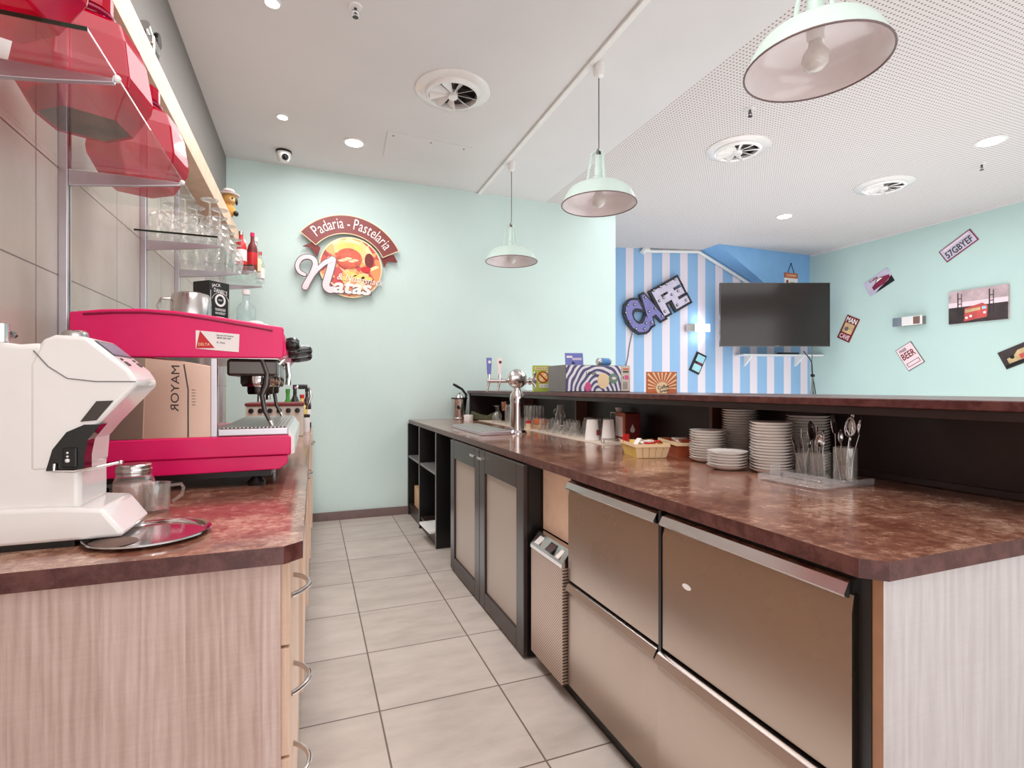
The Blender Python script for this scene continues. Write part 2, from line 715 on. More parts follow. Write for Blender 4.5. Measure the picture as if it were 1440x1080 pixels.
    def build(s, name, mats, parent=None, world=True, bevel=0.0, smooth=35, loc=None, bseg=2):
        me = bpy.data.meshes.new(name)
        if parent is not None and world:
            r = parent
            while r.parent:
                r = r.parent
            inv = r.matrix_basis.inverted()
            vs = [tuple(inv @ Vector(p)) for p in s.v]
        elif loc is not None:
            vs = [(p[0] - loc[0], p[1] - loc[1], p[2] - loc[2]) for p in s.v]
        else:
            vs = s.v
        me.from_pydata(vs, [], s.f)
        if not isinstance(mats, (list, tuple)):
            mats = [mats]
        for m in mats:
            me.materials.append(MATS[m])
        for p, i in zip(me.polygons, s.mi):
            p.material_index = min(i, len(mats) - 1)
        me.update()
        if smooth:
            for p in me.polygons:
                p.use_smooth = True
            me.set_sharp_from_angle(angle=math.radians(smooth))
        o = bpy.data.objects.new(name, me)
        if loc is not None and parent is None:
            o.location = loc
        if parent is not None:
            o.parent = parent
        COL.objects.link(o)
        if bevel:
            b = o.modifiers.new('soft_edges', 'BEVEL')
            b.width = bevel
            b.segments = bseg
            b.limit_method = 'ANGLE'
            b.angle_limit = math.radians(40)
        return o


def tag(o, label, cat, group=None):
    o['label'] = label
    o['category'] = cat
    if group:
        o['group'] = group
    return o


def thing(name, label, cat, loc=(0, 0, 0), rz=0.0, group=None, frame=None):
    o = bpy.data.objects.new(name, None)
    o.empty_display_size = 0.05
    COL.objects.link(o)
    if frame is not None:
        o.matrix_basis = frame
    else:
        o.matrix_basis = Matrix.Translation(loc) @ Matrix.Rotation(rz, 4, 'Z')
    return tag(o, label, cat, group)


def frame(origin, right, roll=0.0):
    """matrix of a wall-mounted thing: x to the viewer's right, y up, z out of the wall"""
    r = Vector(right).normalized()
    u = Vector((0, 0, 1))
    n = r.cross(u)
    m = Matrix(((r.x, u.x, n.x, 0), (r.y, u.y, n.y, 0), (r.z, u.z, n.z, 0), (0, 0, 0, 1)))
    return Matrix.Translation(origin) @ m @ Matrix.Rotation(roll, 4, 'Z')


def dup(root, loc, label=None, rz=None, group=None):
    r = root.copy()
    COL.objects.link(r)
    rot = Matrix.Rotation(rz, 4, 'Z') if rz is not None else root.matrix_basis.to_3x3().to_4x4()
    r.matrix_basis = Matrix.Translation(loc) @ rot
    if label:
        r['label'] = label
    if group:
        r['group'] = group
    for ch in list(root.children):
        c = ch.copy()
        COL.objects.link(c)
        c.parent = r
        for g in ch.children:
            d = g.copy()
            COL.objects.link(d)
            d.parent = c
    return r


def struct(o):
    o['kind'] = 'structure'
    return o


ORD = ['first', 'second', 'third', 'fourth', 'fifth', 'sixth', 'seventh', 'eighth', 'ninth', 'tenth', 'eleventh',
       'twelfth', 'thirteenth', 'fourteenth', 'fifteenth', 'sixteenth', 'seventeenth', 'eighteenth', 'nineteenth', 'twentieth']
CT = 0.915          # worktop height
CH = 3.214          # ceiling height
WL = -0.69          # tiled side wall
BY = 5.08           # mint back wall
RX = 6.99           # poster wall


def xf(y):
    """front line of the bar counter"""
    return 0.925 - 0.0102 * (y - 0.65)


# ================================================================== SETTING
b = MB().box(-0.9, -2.6, -0.1, 7.2, 6.8, 0)
struct(b.build('floor', 'floor_tile', smooth=0))
b = MB().box(-0.9, -2.6, CH, 2.34, 6.8, CH + 0.1)
struct(b.build('ceiling', 'ceiling_white', smooth=0))
b = MB().box(2.34, -2.6, CH, 7.2, 6.8, CH + 0.1)
struct(b.build('ceiling', 'perforated_ceiling', smooth=0))
b = MB().box(WL - 0.12, -2.6, 0, WL, BY + 0.1, 2.46)
struct(b.build('wall_left', 'wall_tile', smooth=0))
b = MB().box(WL - 0.12, -2.6, 2.46, WL, BY + 0.1, CH)
struct(b.build('wall_left', 'wall_grey', smooth=0))
b = MB().prism([(WL - 0.12, BY), (3.21, BY), (3.21, 6.75), (3.09, 6.75), (3.09, BY + 0.12), (WL - 0.12, BY + 0.12)], 0, CH)
struct(b.build('wall_back', 'wall_mint', smooth=0))


def sw_y(x):
    return 6.36 - 0.226 * (x - 4.07)


b = MB().prism([(3.21, sw_y(3.21)), (6.99, sw_y(6.99)), (6.99, sw_y(6.99) + 0.12), (3.21, sw_y(3.21) + 0.12)], 0, CH)
struct(b.build('wall_far', 'striped_paint', smooth=0))
b = MB().box(RX, -2.6, 0, RX + 0.12, 6.8, CH)
struct(b.build('wall_right', 'wall_teal', smooth=0))
b = MB().prism([(5.262, CH), (6.988, CH), (6.988, 2.215)], 5.70, 6.2, 'xz')
struct(b.build('wall_soffit', 'soffit_blue', smooth=0))
b = MB().box(-0.02, BY - 0.012, 0, 0.90, BY, 0.078)
struct(b.build('baseboard_back', 'baseboard_tile', bevel=0.002))
b = MB().box(1.575, -2.0, CH - 0.018, 1.612, BY, CH)
struct(b.build('trim_1', 'white_matt', bevel=0.003))
b = MB()
d = Vector((1, -0.226, 0)).normalized()
nrm = Vector((-0.226, -1, 0)).normalized()


def on_far(x, z, out=0.0):
    return (x + nrm.x * out, sw_y(x) + nrm.y * out, z)


b.tube([on_far(4.43, 3.17, 0.03), on_far(5.24, 3.19, 0.03)], 0.024, 6)
b.tube([on_far(5.24, 3.19, 0.03), on_far(5.66, 2.955, 0.03), on_far(6.15, 2.67, 0.03)], 0.024, 6)
b.tube([on_far(4.40, 3.14, 0.03), on_far(4.43, 3.185, 0.03), on_far(4.50, 3.195, 0.03)], 0.04, 6)
struct(b.build('trim_2', 'trim_white'))
# timber pelmet over the wall shelves
b = MB().box(WL, -0.6, 2.40, -0.565, BY, 2.517)
struct(b.build('trim_3', 'beige_wood', bevel=0.002))
b = MB().box(RX - 0.02, -2.5, CH - 0.03, RX, 5.69, CH)
struct(b.build('trim_4', 'ceiling_white', smooth=0))

# ------------------------------------------------------------------ ceiling fittings
b = MB()
b.prism([(0.548, 4.11), (1.24, 4.145), (1.24, 4.60), (0.575, 4.575)], CH - 0.006, CH)
hatch = b.build('access_panel', 'ceiling_white', smooth=0, loc=(0.9, 4.36, CH))
tag(hatch, 'flat white access panel in the ceiling beside the round vent', 'ceiling panel')
for px, py in ((0.60, 4.16), (0.9, 4.17), (1.18, 4.185)):
    MB().disc((px, py), 0.008, CH - 0.009, CH - 0.006, 10).build('screw', 'grey_plastic', hatch, smooth=0)


def vent(x, y, label):
    t = thing('ceiling_vent', label, 'vent', (x, y, CH), group='round ceiling vents')
    b = MB()
    b.lathe([(0.25, 0), (0.25, -0.006), (0.245, -0.01), (0.185, -0.016), (0.172, -0.04), (0.162, -0.04), (0.158, -0.004), (0.16, 0)],
            (0, 0, 0), 40)
    b.build('outer_ring', 'white_gloss', t, world=False)
    MB().disc((0, 0), 0.160, -0.004, 0, 32).build('duct_opening', 'dark_steel', t, world=False, smooth=0)
    MB().lathe([(0, -0.05), (0.03, -0.05), (0.033, -0.046), (0.033, -0.005), (0, -0.005)], (0, 0, 0), 20).build('hub', 'white_gloss', t, world=False)
    for k in range(9):
        a = 2 * PI * k / 9
        b = MB()
        b.T = Matrix.Rotation(a, 4, 'Z') @ Matrix.Translation((0.096, 0, -0.024)) @ Matrix.Rotation(math.radians(35), 4, 'X')
        b.prism([(-0.068, -0.006), (0.062, -0.036), (0.062, 0.036), (-0.068, 0.006)], -0.001, 0.001)
        b.build('blade', 'white_gloss', t, world=False, smooth=0)


vent(0.883, 3.40, 'round white ceiling vent in the smooth ceiling by the access panel')
vent(3.311, 3.37, 'round white vent in the perforated ceiling, nearer the pendant lamps')
vent(5.246, 3.46, 'round white vent in the perforated ceiling, nearer the poster wall')


def downlight(x, y, r, label, power):
    t = thing('downlight', label, 'ceiling light', (x, y, CH), group='recessed downlights')
    MB().lathe([(r * 1.25, 0), (r * 1.25, -0.006), (r, -0.009), (r, 0)], (0, 0, 0), 28).build('trim_ring', 'white_gloss', t, world=False)
    MB().disc((0, 0), r, -0.006, 0, 28).build('lens', 'lamp_glow', t, world=False, smooth=0)
    spot((x, y, CH - 0.03), power)


downlight(-0.19, 2.95, 0.035, 'small lit downlight above the espresso machine side of the aisle', 9)
downlight(-0.20, 4.17, 0.035, 'small lit downlight near the ceiling camera', 5)
downlight(0.32, 4.40, 0.068, 'large bright downlight between the access panel and the ceiling camera', 9)
downlight(5.11, 2.53, 0.085, 'bright downlight in the perforated ceiling above the poster wall', 14)
downlight(5.117, 4.50, 0.075, 'bright downlight in the perforated ceiling near the television', 12)
# further fittings of the room, behind the camera
spot((0.4, -0.6, CH - 0.03), 16)
spot((1.6, -1.2, CH - 0.03), 16)
spot((4.2, -0.4, CH - 0.03), 16)

t = thing('security_camera', 'small white dome camera on the ceiling by the mint wall', 'camera', (-0.22, 4.78, CH))
MB().lathe([(0, 0), (0.062, 0), (0.064, -0.012), (0.06, -0.016), (0, -0.016)], (0, 0, 0), 24).build('mount_plate', 'black', t, world=False)
MB().lathe([(0, -0.016), (0.058, -0.016), (0.056, -0.04), (0.05, -0.065), (0.035, -0.086), (0, -0.096)], (0, 0, 0), 24).build('housing', 'white_gloss', t, world=False)
MB().lathe([(0, 0.022), (0.02, 0.02), (0.027, 0.008), (0.027, 0), (0, 0)], (0.012, -0.040, -0.062), 18,
           Matrix.Rotation(math.radians(118), 3, 'X')).build('eye', 'black_gloss', t, world=False)


def sprinkler(x, y, label):
    t = thing('sprinkler_head', label, 'sprinkler', (x, y, CH), group='ceiling sprinklers')
    MB().lathe([(0, 0), (0.036, 0), (0.034, -0.006), (0.012, -0.009), (0, -0.009)], (0, 0, 0), 20).build('escutcheon', 'white_gloss', t, world=False)
    b = MB().cyl((0, 0, -0.034), 0.008, 0.026, 10)
    b.tube([(0.012, 0, -0.02), (0.016, 0, -0.036), (0.004, 0, -0.052)], 0.003, 6)
    b.tube([(-0.012, 0, -0.02), (-0.016, 0, -0.036), (-0.004, 0, -0.052)], 0.003, 6)
    b.disc((0, 0), 0.016, -0.056, -0.052, 14)
    b.build('nozzle', 'dark_steel', t, world=False)


sprinkler(0.213, 2.83, 'small chrome sprinkler head in the smooth white ceiling')
sprinkler(5.56, 2.82, 'small sprinkler head in the perforated ceiling beside a downlight')
sprinkler(2.92, 2.857, 'small sprinkler head in the perforated ceiling just below the nearest pendant')


def pendant(x, y, zr, label):
    """enamel factory lamp; zr is the height of its rim"""
    t = thing('pendant_lamp', label, 'pendant lamp', (x, y, zr), group='mint enamel pendants')
    top = CH - zr
    b = MB().lathe([(0, top), (0.034, top), (0.036, top - 0.03), (0.030, top - 0.075), (0.010, top - 0.085), (0, top - 0.085)], (0, 0, 0), 20)
    b.build('canopy', 'white_gloss', t, world=False)
    b = MB().tube([(0, 0, top - 0.083), (0, 0, 0.335)], 0.004, 8)
    b.build('cord', 'grey_plastic', t, world=False)
    b = MB()
    prof_o = [(0.23, 0.0), (0.228, 0.006), (0.208, 0.05), (0.192, 0.08), (0.176, 0.095), (0.15, 0.11), (0.1, 0.124), (0.05, 0.13)]
    prof_i = [(0.046, 0.126), (0.1, 0.119), (0.148, 0.105), (0.172, 0.091), (0.188, 0.077), (0.204, 0.048), (0.224, 0.004)]
    b.lathe(prof_o + [(0.0, 0.132)], (0, 0, 0), 48)
    sh = b.build('shade', 'mint_paint', t, world=False)
    b = MB().lathe([(0.0, 0.128)] + prof_i + [(0.229, 0.0008)], (0, 0, 0), 48)
    b.build('inner_shade', 'enamel_inside', sh, world=False)
    b = MB().lathe([(0.2285 + 0.0035 * math.cos(2 * PI * k / 8), 0.001 + 0.0035 * math.sin(2 * PI * k / 8)) for k in range(8)], (0, 0, 0), 48, closed=True)
    b.build('rim', 'sign_edge', sh, world=False)
    b = MB().lathe([(0, 0.131), (0.045, 0.131), (0.043, 0.16), (0.03, 0.175), (0.024, 0.30), (0.0, 0.30)], (0, 0, 0), 20)
    b.build('lamp_neck', 'mint_paint', t, world=False)
    for k in range(3):
        a = 2 * PI * k / 3 + 0.5
        b = MB()
        b.tube([(0.072 * math.cos(a), 0.072 * math.sin(a), 0.126), (0.058 * math.cos(a), 0.058 * math.sin(a), 0.22),
                (0.042 * math.cos(a), 0.042 * math.sin(a), 0.315), (0.012 * math.cos(a), 0.012 * math.sin(a), 0.335)], 0.008, 8)
        b.build('bracket', 'mint_paint', t, world=False)
    MB().lathe([(0, 0.3), (0.014, 0.3), (0.014, 0.34), (0, 0.34)], (0, 0, 0), 14).build('cable_clamp', 'dark_steel', t, world=False)
    MB().lathe([(0.0, 0.126), (0.028, 0.126), (0.028, 0.085), (0, 0.085)], (0, 0, 0), 16).build('socket', 'white_gloss', t, world=False)
    MB().lathe([(0.0, 0.088), (0.02, 0.086), (0.024, 0.07), (0.040, 0.045), (0.044, 0.025), (0.038, 0.002), (0.02, -0.014), (0, -0.018)], (0, 0, 0), 20).build('bulb', 'bulb_glass', t, world=False)
    return t


pendant(1.645, 4.29, 2.335, 'mint enamel pendant lamp hanging farthest away, near the mint wall')
pendant(1.65, 2.80, 2.350, 'mint enamel pendant lamp, the middle one of the row over the bar')
pendant(1.64, 1.315, 2.345, 'large-looking mint enamel pendant lamp hanging nearest, cut by the frame')

# ================================================================== BAR COUNTER (right of the aisle)
b = MB()
poly = [(0.925, 0.655), (0.957, 0.622), (1.808, 0.622), (1.808, BY), (0.878, BY)]
b.prism(poly[::1], CT - 0.035, CT)
wt = b.build('worktop', ['worktop_brown', 'worktop_edge'], smooth=0)
for p in wt.data.polygons:
    if abs(p.normal.z) < 0.5:
        p.material_index = 1
tag(wt, 'long brown marbled worktop of the bar with glasses and saucers on it', 'worktop')

b = MB()
b.box(1.81, 0.64, CT, 1.83, BY, 1.17)
bp = b.build('bar_screen', 'dark_brown', loc=(1.82, 2.8, 0), smooth=0)
tag(bp, 'dark brown raised bar back behind the worktop with open bays', 'bar')
MB().box(1.832, 0.64, 0.0, 1.86, BY, 1.17).build('customer_panel', 'dark_brown', bp, smooth=0)
MB().box(1.795, 0.64, CT + 0.0005, 1.81, BY, CT + 0.022).build('bottom_rail', 'espresso', bp, smooth=0, bevel=0.003)
for y in (1.916, 3.238, 4.19):
    MB().box(1.72, y - 0.011, CT + 0.0005, 1.81, y + 0.011, 1.17).build('divider', 'divider_brown', bp, smooth=0, bevel=0.002)
b = MB().box(1.486, 5.045, CT + 0.0005, 1.808, 5.067, 1.17)
o = b.build('bay_end_panel', 'espresso', smooth=0, bevel=0.002, loc=(1.65, 5.056, CT))
tag(o, 'dark end panel closing the farthest bay against the mint wall', 'panel')
b = MB().box(1.470, 0.45, 1.170, 2.12, BY, 1.195)
bt = b.build('bar_ledge', 'worktop_edge', smooth=0, bevel=0.003, loc=(1.8, 2.8, 1.17))
for p in bt.data.polygons:
    p.material_index = 0
MB().box(1.492, 0.5, 1.146, 1.506, BY, 1.1698).build('fascia', 'espresso', bt, smooth=0, bevel=0.002)
tag(bt, 'long narrow marbled bar top raised behind the worktop', 'bar ledge')

# end panel
b = MB().box(0.957, 0.632, 0, 1.808, 0.652, CT - 0.036)
ep = b.build('end_panel', ['white_oak', 'oak_edge'], smooth=0, loc=(1.4, 0.64, 0))
for p in ep.data.polygons:
    if p.normal.x < -0.5:
        p.material_index = 1
tag(ep, 'pale whitewashed oak end panel closing the near end of the bar', 'panel')

RZ = 0.0102
ROT = Matrix.Rotation(RZ, 4, 'Z')


def bar_local(mb, y):
    """place local geometry (x into the counter, y along it) at the counter front"""
    mb.T = Matrix.Translation((xf(y), y, 0)) @ ROT


# ------------------------------------------------------------------ refrigerated drawers
fr = thing('refrigerated_drawer_unit', 'stainless steel refrigerated counter with four large drawers under the worktop', 'fridge', (xf(1.4), 1.4, 0), RZ)
f0 = -0.748       # near end, local y
b = MB()
b.box(0.034, f0 + 0.02, 0.06, 0.62, 0.42, 0.872)
b.build('body', 'dark_recess', fr, world=False, smooth=0)
b = MB().box(0.05, f0 + 0.004, 0.0, 0.6, 0.73, 0.058)
b.build('plinth', 'black', fr, world=False, smooth=0)
MB().box(0.03, f0, 0.06, 0.6, f0 + 0.018, 0.872).build('side_frame', 'black', fr, world=False, smooth=0)
MB().box(0.012, -0.165, 0.06, 0.034, -0.153, 0.872).build('mullion', 'black', fr, world=False, smooth=0)


def drawer(y0, y1, z0, z1, out=0.0):
    """one steel drawer front with its turned-out pull lip along the top"""
    x = 0.015 - out
    prof = [(x, z0), (x, z1 - 0.06), (x + 0.006, z1 - 0.028), (x + 0.03, z1 - 0.028), (x + 0.03, z0)]
    b = MB()
    b.prism(prof, y0, y1, 'xz')
    dr = b.build('drawer', 'brushed_steel', fr, world=False, smooth=30)
    b = MB()
    lip = [(x + 0.004, z1 - 0.034), (x - 0.012, z1 - 0.030), (x - 0.016, z1 - 0.025), (x - 0.004, z1 - 0.004), (x + 0.004, z1), (x + 0.028, z1), (x + 0.028, z1 - 0.028)]
    b.prism(lip, y0 + 0.004, y1 - 0.004, 'xz')
    b.build('pull_lip', 'bright_steel', dr, world=False, smooth=30)
    return dr


near = drawer(f0 + 0.026, -0.168, 0.482, 0.864)
drawer(f0 + 0.026, -0.160, 0.075, 0.472, 0.012)
drawer(-0.150, 0.405, 0.482, 0.864)
drawer(-0.150, 0.405, 0.075, 0.472)
b = MB()
b.T = Matrix.Rotation(-PI / 2, 4, 'Y')
b.disc((0.690, -0.285), 0.015, -0.014, -0.0135, 20, 0.5, 1)
b.T = Matrix.Identity(4)
st = MB()
st.T = Matrix.Translation((0.0145, -0.27, 0.692)) @ Matrix.Rotation(-PI / 2, 4, 'Y')
st.disc((0, 0), 0.017, 0, 0.0008, 20, 0.45, 1)
st.build('sticker', 'paper_white', near, world=False, smooth=0)['label'] = 'small oval white sticker'
# compressor cover with louvred grid and tilted control strip
b = MB().box(-0.004, 0.42, 0.062, 0.034, 0.722, 0.52)
b.build('compressor_grille', 'perforated_steel', fr, world=False, smooth=0, bevel=0.003)
b = MB().prism([(-0.006, 0.52), (-0.006, 0.535), (0.034, 0.585), (0.06, 0.585), (0.06, 0.52)], 0.42, 0.722, 'xz')
cp = b.build('control_strip', 'bright_steel', fr, world=False, smooth=0)
sl = Matrix.Translation((0.014, 0, 0.56)) @ Matrix.Rotation(math.radians(-38.7), 4, 'Y')
b = MB()
b.T = sl
b.box(-0.020, 0.645, 0, 0.020, 0.685, 0.006)
b.build('switch_plate', 'white_gloss', cp, world=False, smooth=0, bevel=0.002)
b = MB()
b.T = sl
b.box(-0.022, 0.52, 0, 0.022, 0.575, 0.008)
b.build('thermostat', 'black_gloss', cp, world=False, smooth=0, bevel=0.002)
b = MB()
b.T = sl
b.box(-0.022, 0.455, 0, 0.022, 0.48, 0.004)
b.build('notice_label', 'paper_white', cp, world=False, smooth=0)
# timber filler panel above the compressor
b = MB()
b.box(0.07, 0.425, 0.586, 0.09, 0.752, 0.874)
b.build('filler_panel', 'beige_wood', fr, world=False, smooth=0)

# ------------------------------------------------------------------ two-door cabinet
dc = thing('door_cabinet', 'dark framed two-door cabinet with woven panels under the worktop', 'cabinet', (xf(2.8), 2.8, 0), RZ)
b = MB()
b.box(0.0, -0.638, 0.012, 0.55, -0.618, CT - 0.036)
b.build('side_panel', 'black', dc, world=False, smooth=0)
b = MB()
b.box(0.0, 0.612, 0.012, 0.55, 0.632, CT - 0.036)
b.build('side_panel', 'black', dc, world=False, smooth=0)
b = MB()
b.box(0.02, -0.618, 0.012, 0.55, 0.612, 0.05)
b.box(0.5, -0.618, 0.05, 0.55, 0.612, CT - 0.036)
b.build('carcass', 'black', dc, world=False, smooth=0)


def cab_door(y0, y1, hy):
    d = -0.022
    z0, z1, s = 0.014, CT - 0.040, 0.088
    b = MB()
    b.box(d, y0, z0, 0, y0 + s, z1)
    b.box(d, y1 - s, z0, 0, y1, z1)
    b.box(d, y0 + s, z0, 0, y1 - s, z0 + s)
    b.box(d, y0 + s, z1 - s - 0.03, 0, y1 - s, z1)
    door = b.build('door', 'espresso', dc, world=False, smooth=0, bevel=0.003)
    MB().box(-0.008, y0 + s - 0.005, z0 + s - 0.005, -0.002, y1 - s + 0.005, z1 - s - 0.025).build('woven_infill', 'woven_panel', door, world=False, smooth=0)
    b = MB()
    b.box(d - 0.028, hy - 0.035, 0.828, d - 0.018, hy + 0.035, 0.842)
    b.box(d - 0.02, hy - 0.03, 0.831, d, hy - 0.02, 0.839)
    b.box(d - 0.02, hy + 0.02, 0.831, d, hy + 0.03, 0.839)
    b.build('handle', 'bright_steel', door, world=False, smooth=0, bevel=0.002)


cab_door(0.006, 0.630, 0.07)
cab_door(-0.636, 0.000, -0.07)

# ------------------------------------------------------------------ open shelf unit
su = thing('open_shelf_unit', 'black open shelf unit under the far end of the worktop', 'shelf unit', (xf(4.48), 4.48, 0), RZ)
for y in (-0.592, 0.03, 0.565):
    MB().box(-0.012, y, 0.0, 0.45, y + 0.022, CT - 0.036).build('upright', 'black', su, world=False, smooth=0, bevel=0.002)
    MB().box(-0.0145, y, 0.0, -0.012, y + 0.022, CT - 0.036).build('edge_sheen', 'grey_plastic', su, world=False, smooth=0)  # light grey strip paints the reflection on the black upright's front edge
for y0, y1 in ((-0.57, 0.03), (0.052, 0.565)):
    MB().box(-0.008, y0, 0.552, 0.43, y1, 0.572).build('shelf', 'grey_plastic', su, world=False, smooth=0, bevel=0.002)
    MB().box(-0.002, y0, 0.085, 0.43, y1, 0.105).build('bottom_shelf', 'dark_brown', su, world=False, smooth=0, bevel=0.002)
MB().box(0.43, -0.57, 0.0, 0.445, 0.565, CT - 0.036).build('back_panel', 'dark_recess', su, world=False, smooth=0)
MB().box(0.004, -0.57, 0.0, 0.016, 0.565, 0.085).build('plinth', 'espresso', su, world=False, smooth=0)


def B0(x, y, z):
    return (xf(y) + x, y, z)


b = MB().box(-0.09, -0.13, 0, 0.09, 0.13, 0.19)
b.v = [(x + xf(4.83) + 0.12, y + 4.83, z + 0.105) for x, y, z in b.v]
o = b.build('wooden_box', 'box_wood', smooth=0, bevel=0.004, loc=(xf(4.83) + 0.12, 4.83, 0.105))
tag(o, 'small pale wooden box on the bottom of the open shelf unit', 'box')
b = MB()
b.T = Matrix.Translation((xf(4.0) + 0.06, 4.10, 0.106)) @ Matrix.Rotation(0.05, 4, 'Z')
b.box(-0.12, -0.16, 0, 0.12, 0.16, 0.012)
b.box(-0.12, -0.16, 0.012, 0.12, -0.15, 0.02)
b.box(-0.12, 0.15, 0.012, 0.12, 0.16, 0.02)
o = b.build('white_tray', 'white_matt', smooth=0, bevel=0.003, loc=(xf(4.0) + 0.06, 4.1, 0.106))
tag(o, 'flat white tray sticking out of the bottom of the open shelf unit', 'tray')
t = thing('bottle', 'dark bottle standing on the middle shelf of the open shelf unit', 'bottle', (xf(4.16) + 0.12, 4.16, 0.572))
MB().lathe([(0, 0), (0.036, 0), (0.038, 0.01), (0.038, 0.15), (0.03, 0.19), (0.014, 0.215), (0.013, 0.265), (0, 0.265)], (0, 0, 0), 18).build('glass_body', 'bottle_dark', t, world=False)
MB().lathe([(0.0388, 0.05), (0.0392, 0.051), (0.0392, 0.12), (0.0388, 0.121)], (0, 0, 0), 18).build('bottle_label', 'copper', t, world=False)
MB().cyl((0, 0, 0.262), 0.0145, 0.025, 14).build('cap', 'grey_plastic', t, world=False)
# ================================================================== LEFT COUNTER
b = MB()
b.prism([(WL, 1.118), (-0.051, 1.108), (-0.0167, 1.137), (-0.006, BY), (WL, BY)], CT - 0.035, CT)
wt = b.build('worktop', ['worktop_brown', 'worktop_edge'], smooth=0)
for p in wt.data.polygons:
    if abs(p.normal.z) < 0.5:
        p.material_index = 1
tag(wt, 'brown marbled worktop under the pink espresso machine', 'worktop')
b = MB().box(WL, 1.126, 0, -0.058, 1.146, CT - 0.036)
ep = b.build('end_panel', 'sonoma_oak', smooth=0, loc=(-0.35, 1.136, 0))
tag(ep, 'large pinkish sawn oak end panel below the white grinder', 'panel')

du = thing('drawer_unit', 'pale oak drawer unit with bow handles at the near end of the aisle', 'drawer unit', (-0.06, 1.55, 0))
MB().box(-0.52, -0.40, 0.0, -0.002, 0.40, CT - 0.036).build('body', 'front_oak', du, world=False, smooth=0)
for i, (z0, z1) in enumerate(((0.70, 0.868), (0.475, 0.694), (0.25, 0.469), (0.03, 0.244))):
    dr = MB().box(0.0, -0.396, z0, 0.019, 0.398, z1).build('drawer', 'front_oak', du, world=False, smooth=0, bevel=0.0025)
    zc = (0.778, 0.567, 0.375, 0.16)[i]
    pts = []
    for k in range(13):
        u = k / 12.0
        pts.append((0.019 + 0.036 * math.sin(PI * u) ** 0.8, -0.335 + 0.135 * u, zc))
    b = MB().tube(pts, 0.0055, 10)
    b.build('handle', 'bright_steel', dr, world=False)

bc = thing('base_cabinet', 'pale oak base cabinet along the aisle below the espresso machine', 'cabinet', (-0.05, 3.5, 0))
b = MB().box(-0.5, -1.53, 0.15, -0.002, 1.55, CT - 0.036)
b.build('body', 'front_oak', bc, world=False, smooth=0)
MB().box(-0.5, -1.53, 0.0, -0.05, 1.55, 0.15).build('plinth', 'dark_red', bc, world=False, smooth=0)
for i in range(4):
    y0 = -1.528 + i * 0.768
    xo = 0.004 + 0.011 * i
    d = MB().box(xo - 0.004, y0, 0.152, xo + 0.018, y0 + 0.762, CT - 0.04).build('door', 'front_oak', bc, world=False, smooth=0, bevel=0.0025)
    hy = y0 + (0.69 if i % 2 == 0 else 0.08)
    b = MB()
    b.tube([(xo + 0.018, hy - 0.05, 0.80), (xo + 0.035, hy - 0.03, 0.80), (xo + 0.037, hy, 0.80), (xo + 0.035, hy + 0.03, 0.80), (xo + 0.018, hy + 0.05, 0.80)], 0.005, 8)
    b.build('handle', 'bright_steel', d, world=False)

# ------------------------------------------------------------------ wall shelves
def shelf_unit(label, y0, y1, z, rails, extra=None):
    """glass board on two slotted wall rails with tapered brackets"""
    t = thing('glass_shelf', label, 'shelf', (WL, (y0 + y1) / 2, z), group='glass wall shelves')
    MB().box(WL + 0.006, y0, z, -0.38, y1, z + 0.008).build('glass_board', 'shelf_glass', t, smooth=0, bevel=0.0015)
    MB().box(WL + 0.006, y0 - 0.0012, z, -0.38, y0, z + 0.008).build('glass_edge', 'glass_edge', t, smooth=0)
    for r in rails:
        b = MB()
        b.box(WL, r - 0.016, CT + 0.03, WL + 0.022, r + 0.016, 2.36)
        rl = b.build('wall_rail', 'alu', t, smooth=0, bevel=0.002)
        MB().box(WL + 0.022, r - 0.003, CT + 0.05, WL + 0.0225, r + 0.003, 2.34).build('slot_line', 'dark_steel', rl, smooth=0)
        b = MB()
        b.prism([(WL + 0.022, z - 0.05), (WL + 0.022, z - 0.003), (-0.385, z - 0.003), (-0.385, z - 0.012), (-0.5, z - 0.03)], r - 0.007, r + 0.007, 'xz')
        br = b.build('bracket', 'alu', t, smooth=0, bevel=0.0015)
        MB().ball((-0.381, r, z - 0.001), 0.008, 10).build('end_cap', 'trim_white', br)
    return t


shelf_unit('long glass wall shelf carrying the big red jars', 1.16, 2.216, 1.872, (1.315, 1.905))
shelf_unit('glass wall shelf carrying the upturned stemmed glasses', 2.56, 3.56, 1.872, (2.68, 3.286))
shelf_unit('glass wall shelf carrying red and clear bottles by the mint wall', 4.0, 4.9, 2.062, (4.15, 4.75))


